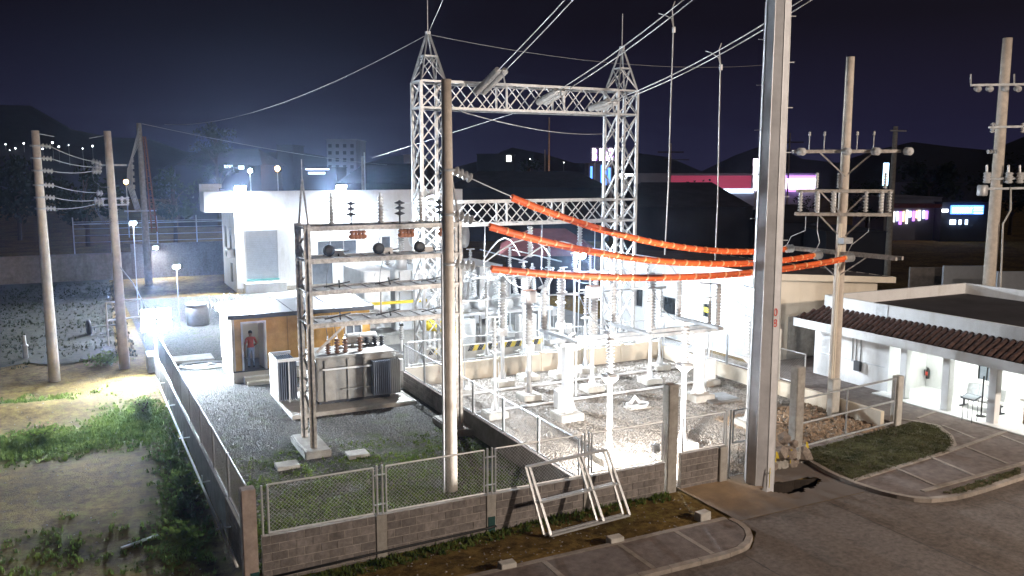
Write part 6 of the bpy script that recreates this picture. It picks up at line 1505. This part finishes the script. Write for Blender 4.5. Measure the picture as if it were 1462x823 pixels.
# trees
def tree(label, px, base_D, ytop, wpx, name='tree', nleaf=1500, seed=1, lean_=0):
    rg_ = random.Random(seed); p = atD(px, ytop, base_D); H = p.z; rw = wpx*base_D/FPX/2
    t = T(name, label, 'tree', (p.x, p.y, 0)); bx = Vector((p.x, p.y, 0))
    tr_pts = [bx, bx+Vector((.1*H*.1, 0, H*.3)), bx+Vector((-.05*H*.3, .1, H*.6)), bx+Vector((0, 0, H*.85))]
    vs = []; fs = []
    def limb(pts, r0, r1):
        n_ = 6; k0 = len(vs)
        for i, q in enumerate(pts):
            r_ = r0+(r1-r0)*i/(len(pts)-1)
            for k in range(n_): a = 6.283*k/n_; vs.append(q+Vector((r_*math.cos(a), r_*math.sin(a), 0)))
        for i in range(len(pts)-1):
            for k in range(n_): fs.append((k0+i*n_+k, k0+i*n_+(k+1) % n_, k0+(i+1)*n_+(k+1) % n_, k0+(i+1)*n_+k))
    limb(tr_pts, H*.028, H*.008)
    cl = []
    for i in range(26):
        zf = rg_.uniform(.38, .98); ro = rw*(1-.75*abs(zf-.62)/.45)*rg_.uniform(.35, 1.05); a = rg_.uniform(0, 6.283)
        c = bx+Vector((ro*math.cos(a), ro*math.sin(a), H*zf)); cl.append((c, rw*rg_.uniform(.16, .34)))
        if i % 2 == 0: s = bx+Vector((0, 0, H*(zf-.18))); limb([s, s.lerp(c, .5)+Vector((0, 0, .05*H)), c], H*.009, H*.003)
    poly('trunk', 'bark', vs, fs, t)
    vs2 = []; fs2 = []; s_ = max(.12, rw*.055)
    for i in range(nleaf):
        c, r_ = cl[rg_.randrange(len(cl))]
        d = Vector((rg_.gauss(0, 1), rg_.gauss(0, 1), rg_.gauss(0, .7))); d = d.normalized()*r_*rg_.uniform(.3, 1.15)**.6; q = c+d
        u = Vector((rg_.gauss(0, 1), rg_.gauss(0, 1), rg_.gauss(0, 1))).normalized(); w = u.orthogonal().normalized(); k = len(vs2); e1 = s_*rg_.uniform(.6, 1.5)
        vs2 += [q-u*e1, q+w*e1*.5, q+u*e1, q-w*e1*.5]; fs2.append((k, k+1, k+2, k+3))
    poly('crown', 'leaf', vs2, fs2, t)
tree('tall dark spreading tree rising above the low house with lit windows', 308, 150, 176, 72, seed=3, nleaf=2200)
tree('dark round tree among the roofs left of the thin mast', 755, 150, 226, 60, seed=4)
tree('dark bushy tree behind the blue shop sign', 1330, 145, 236, 120, seed=5, nleaf=2200)
tree('dark tree standing behind the tan pole with pot transformers', 1450, 130, 226, 100, seed=6)
tree('dark tree beyond the earth lot left of the tan poles', 20, 120, 232, 130, seed=7, nleaf=2200)
tree('dark tree behind the perimeter wall between the tan poles', 118, 110, 240, 110, seed=8, nleaf=2200)
tree('dark tree behind the wall right of the far braced pole', 245, 115, 236, 90, seed=9)
tree('dark tree behind the wide warehouse near the droppers', 990, 120, 270, 130, seed=10)
tree('low dark tree right of the crossarm pole', 1240, 125, 262, 70, seed=11)
tree('small dark tree between the steel pole and crossarm pole', 1150, 110, 285, 60, seed=12)
# small bushes on the lot
def bush(label, px, py, h, w, seed):
    rg_ = random.Random(seed); p = atz(px, py, 0); vs2 = []; fs2 = []; t = T('bush', label, 'bush', p)
    for k in range(7): a = rg_.uniform(0, 6.28); rod('stem', 'bark', p, p+Vector((w*.6*math.cos(a), w*.6*math.sin(a), h*.8)), .02, t, 5)
    for i in range(420):
        d = Vector((rg_.gauss(0, .45)*w, rg_.gauss(0, .45)*w, abs(rg_.gauss(.5, .28))*h)); q = p+d
        u = Vector((rg_.gauss(0, 1), rg_.gauss(0, 1), rg_.gauss(0, .6))).normalized(); ww = u.orthogonal().normalized(); k = len(vs2); e1 = rg_.uniform(.04, .1)
        vs2 += [q-u*e1, q+ww*e1*.5, q+u*e1, q-ww*e1*.5]; fs2.append((k, k+1, k+2, k+3))
    poly('foliage', 'grass_blade', vs2, fs2, t)
bush('leafy green bush at the bend of the side wall', 205, 588, .55, .5, 1); bush('small leafy weed clump against the side wall pipe', 262, 690, .4, .4, 2); bush('broad-leaved weed near the side wall end post', 255, 775, .45, .5, 3); bush('green weed clump on the lot edge near the tan poles', 150, 520, .5, .9, 4); bush('low weed clump under the pipe frame', 60, 625, .35, .8, 5)

# ================================================================== HAZE: thin night mist through which the floodlights glow
hz = box('haze', 'black', (60, 150, 34.5), (1900, 1800, 79), None)
hm = bpy.data.materials.new('haze'); hm.use_nodes = True; hn_ = hm.node_tree; hn_.nodes.clear()
ho = hn_.nodes.new('ShaderNodeOutputMaterial'); pv = hn_.nodes.new('ShaderNodeVolumePrincipled')
pv.inputs['Color'].default_value = (.5, .66, 1, 1); pv.inputs['Density'].default_value = HAZE; pv.inputs['Anisotropy'].default_value = .9
hn_.links.new(pv.outputs[0], ho.inputs['Volume'])
me = hz.data.copy(); me.materials.clear(); me.materials.append(hm); hz.data = me
hz['kind'] = 'stuff'; hz['label'] = 'thin night haze in the air over the whole site'; hz['category'] = 'haze'
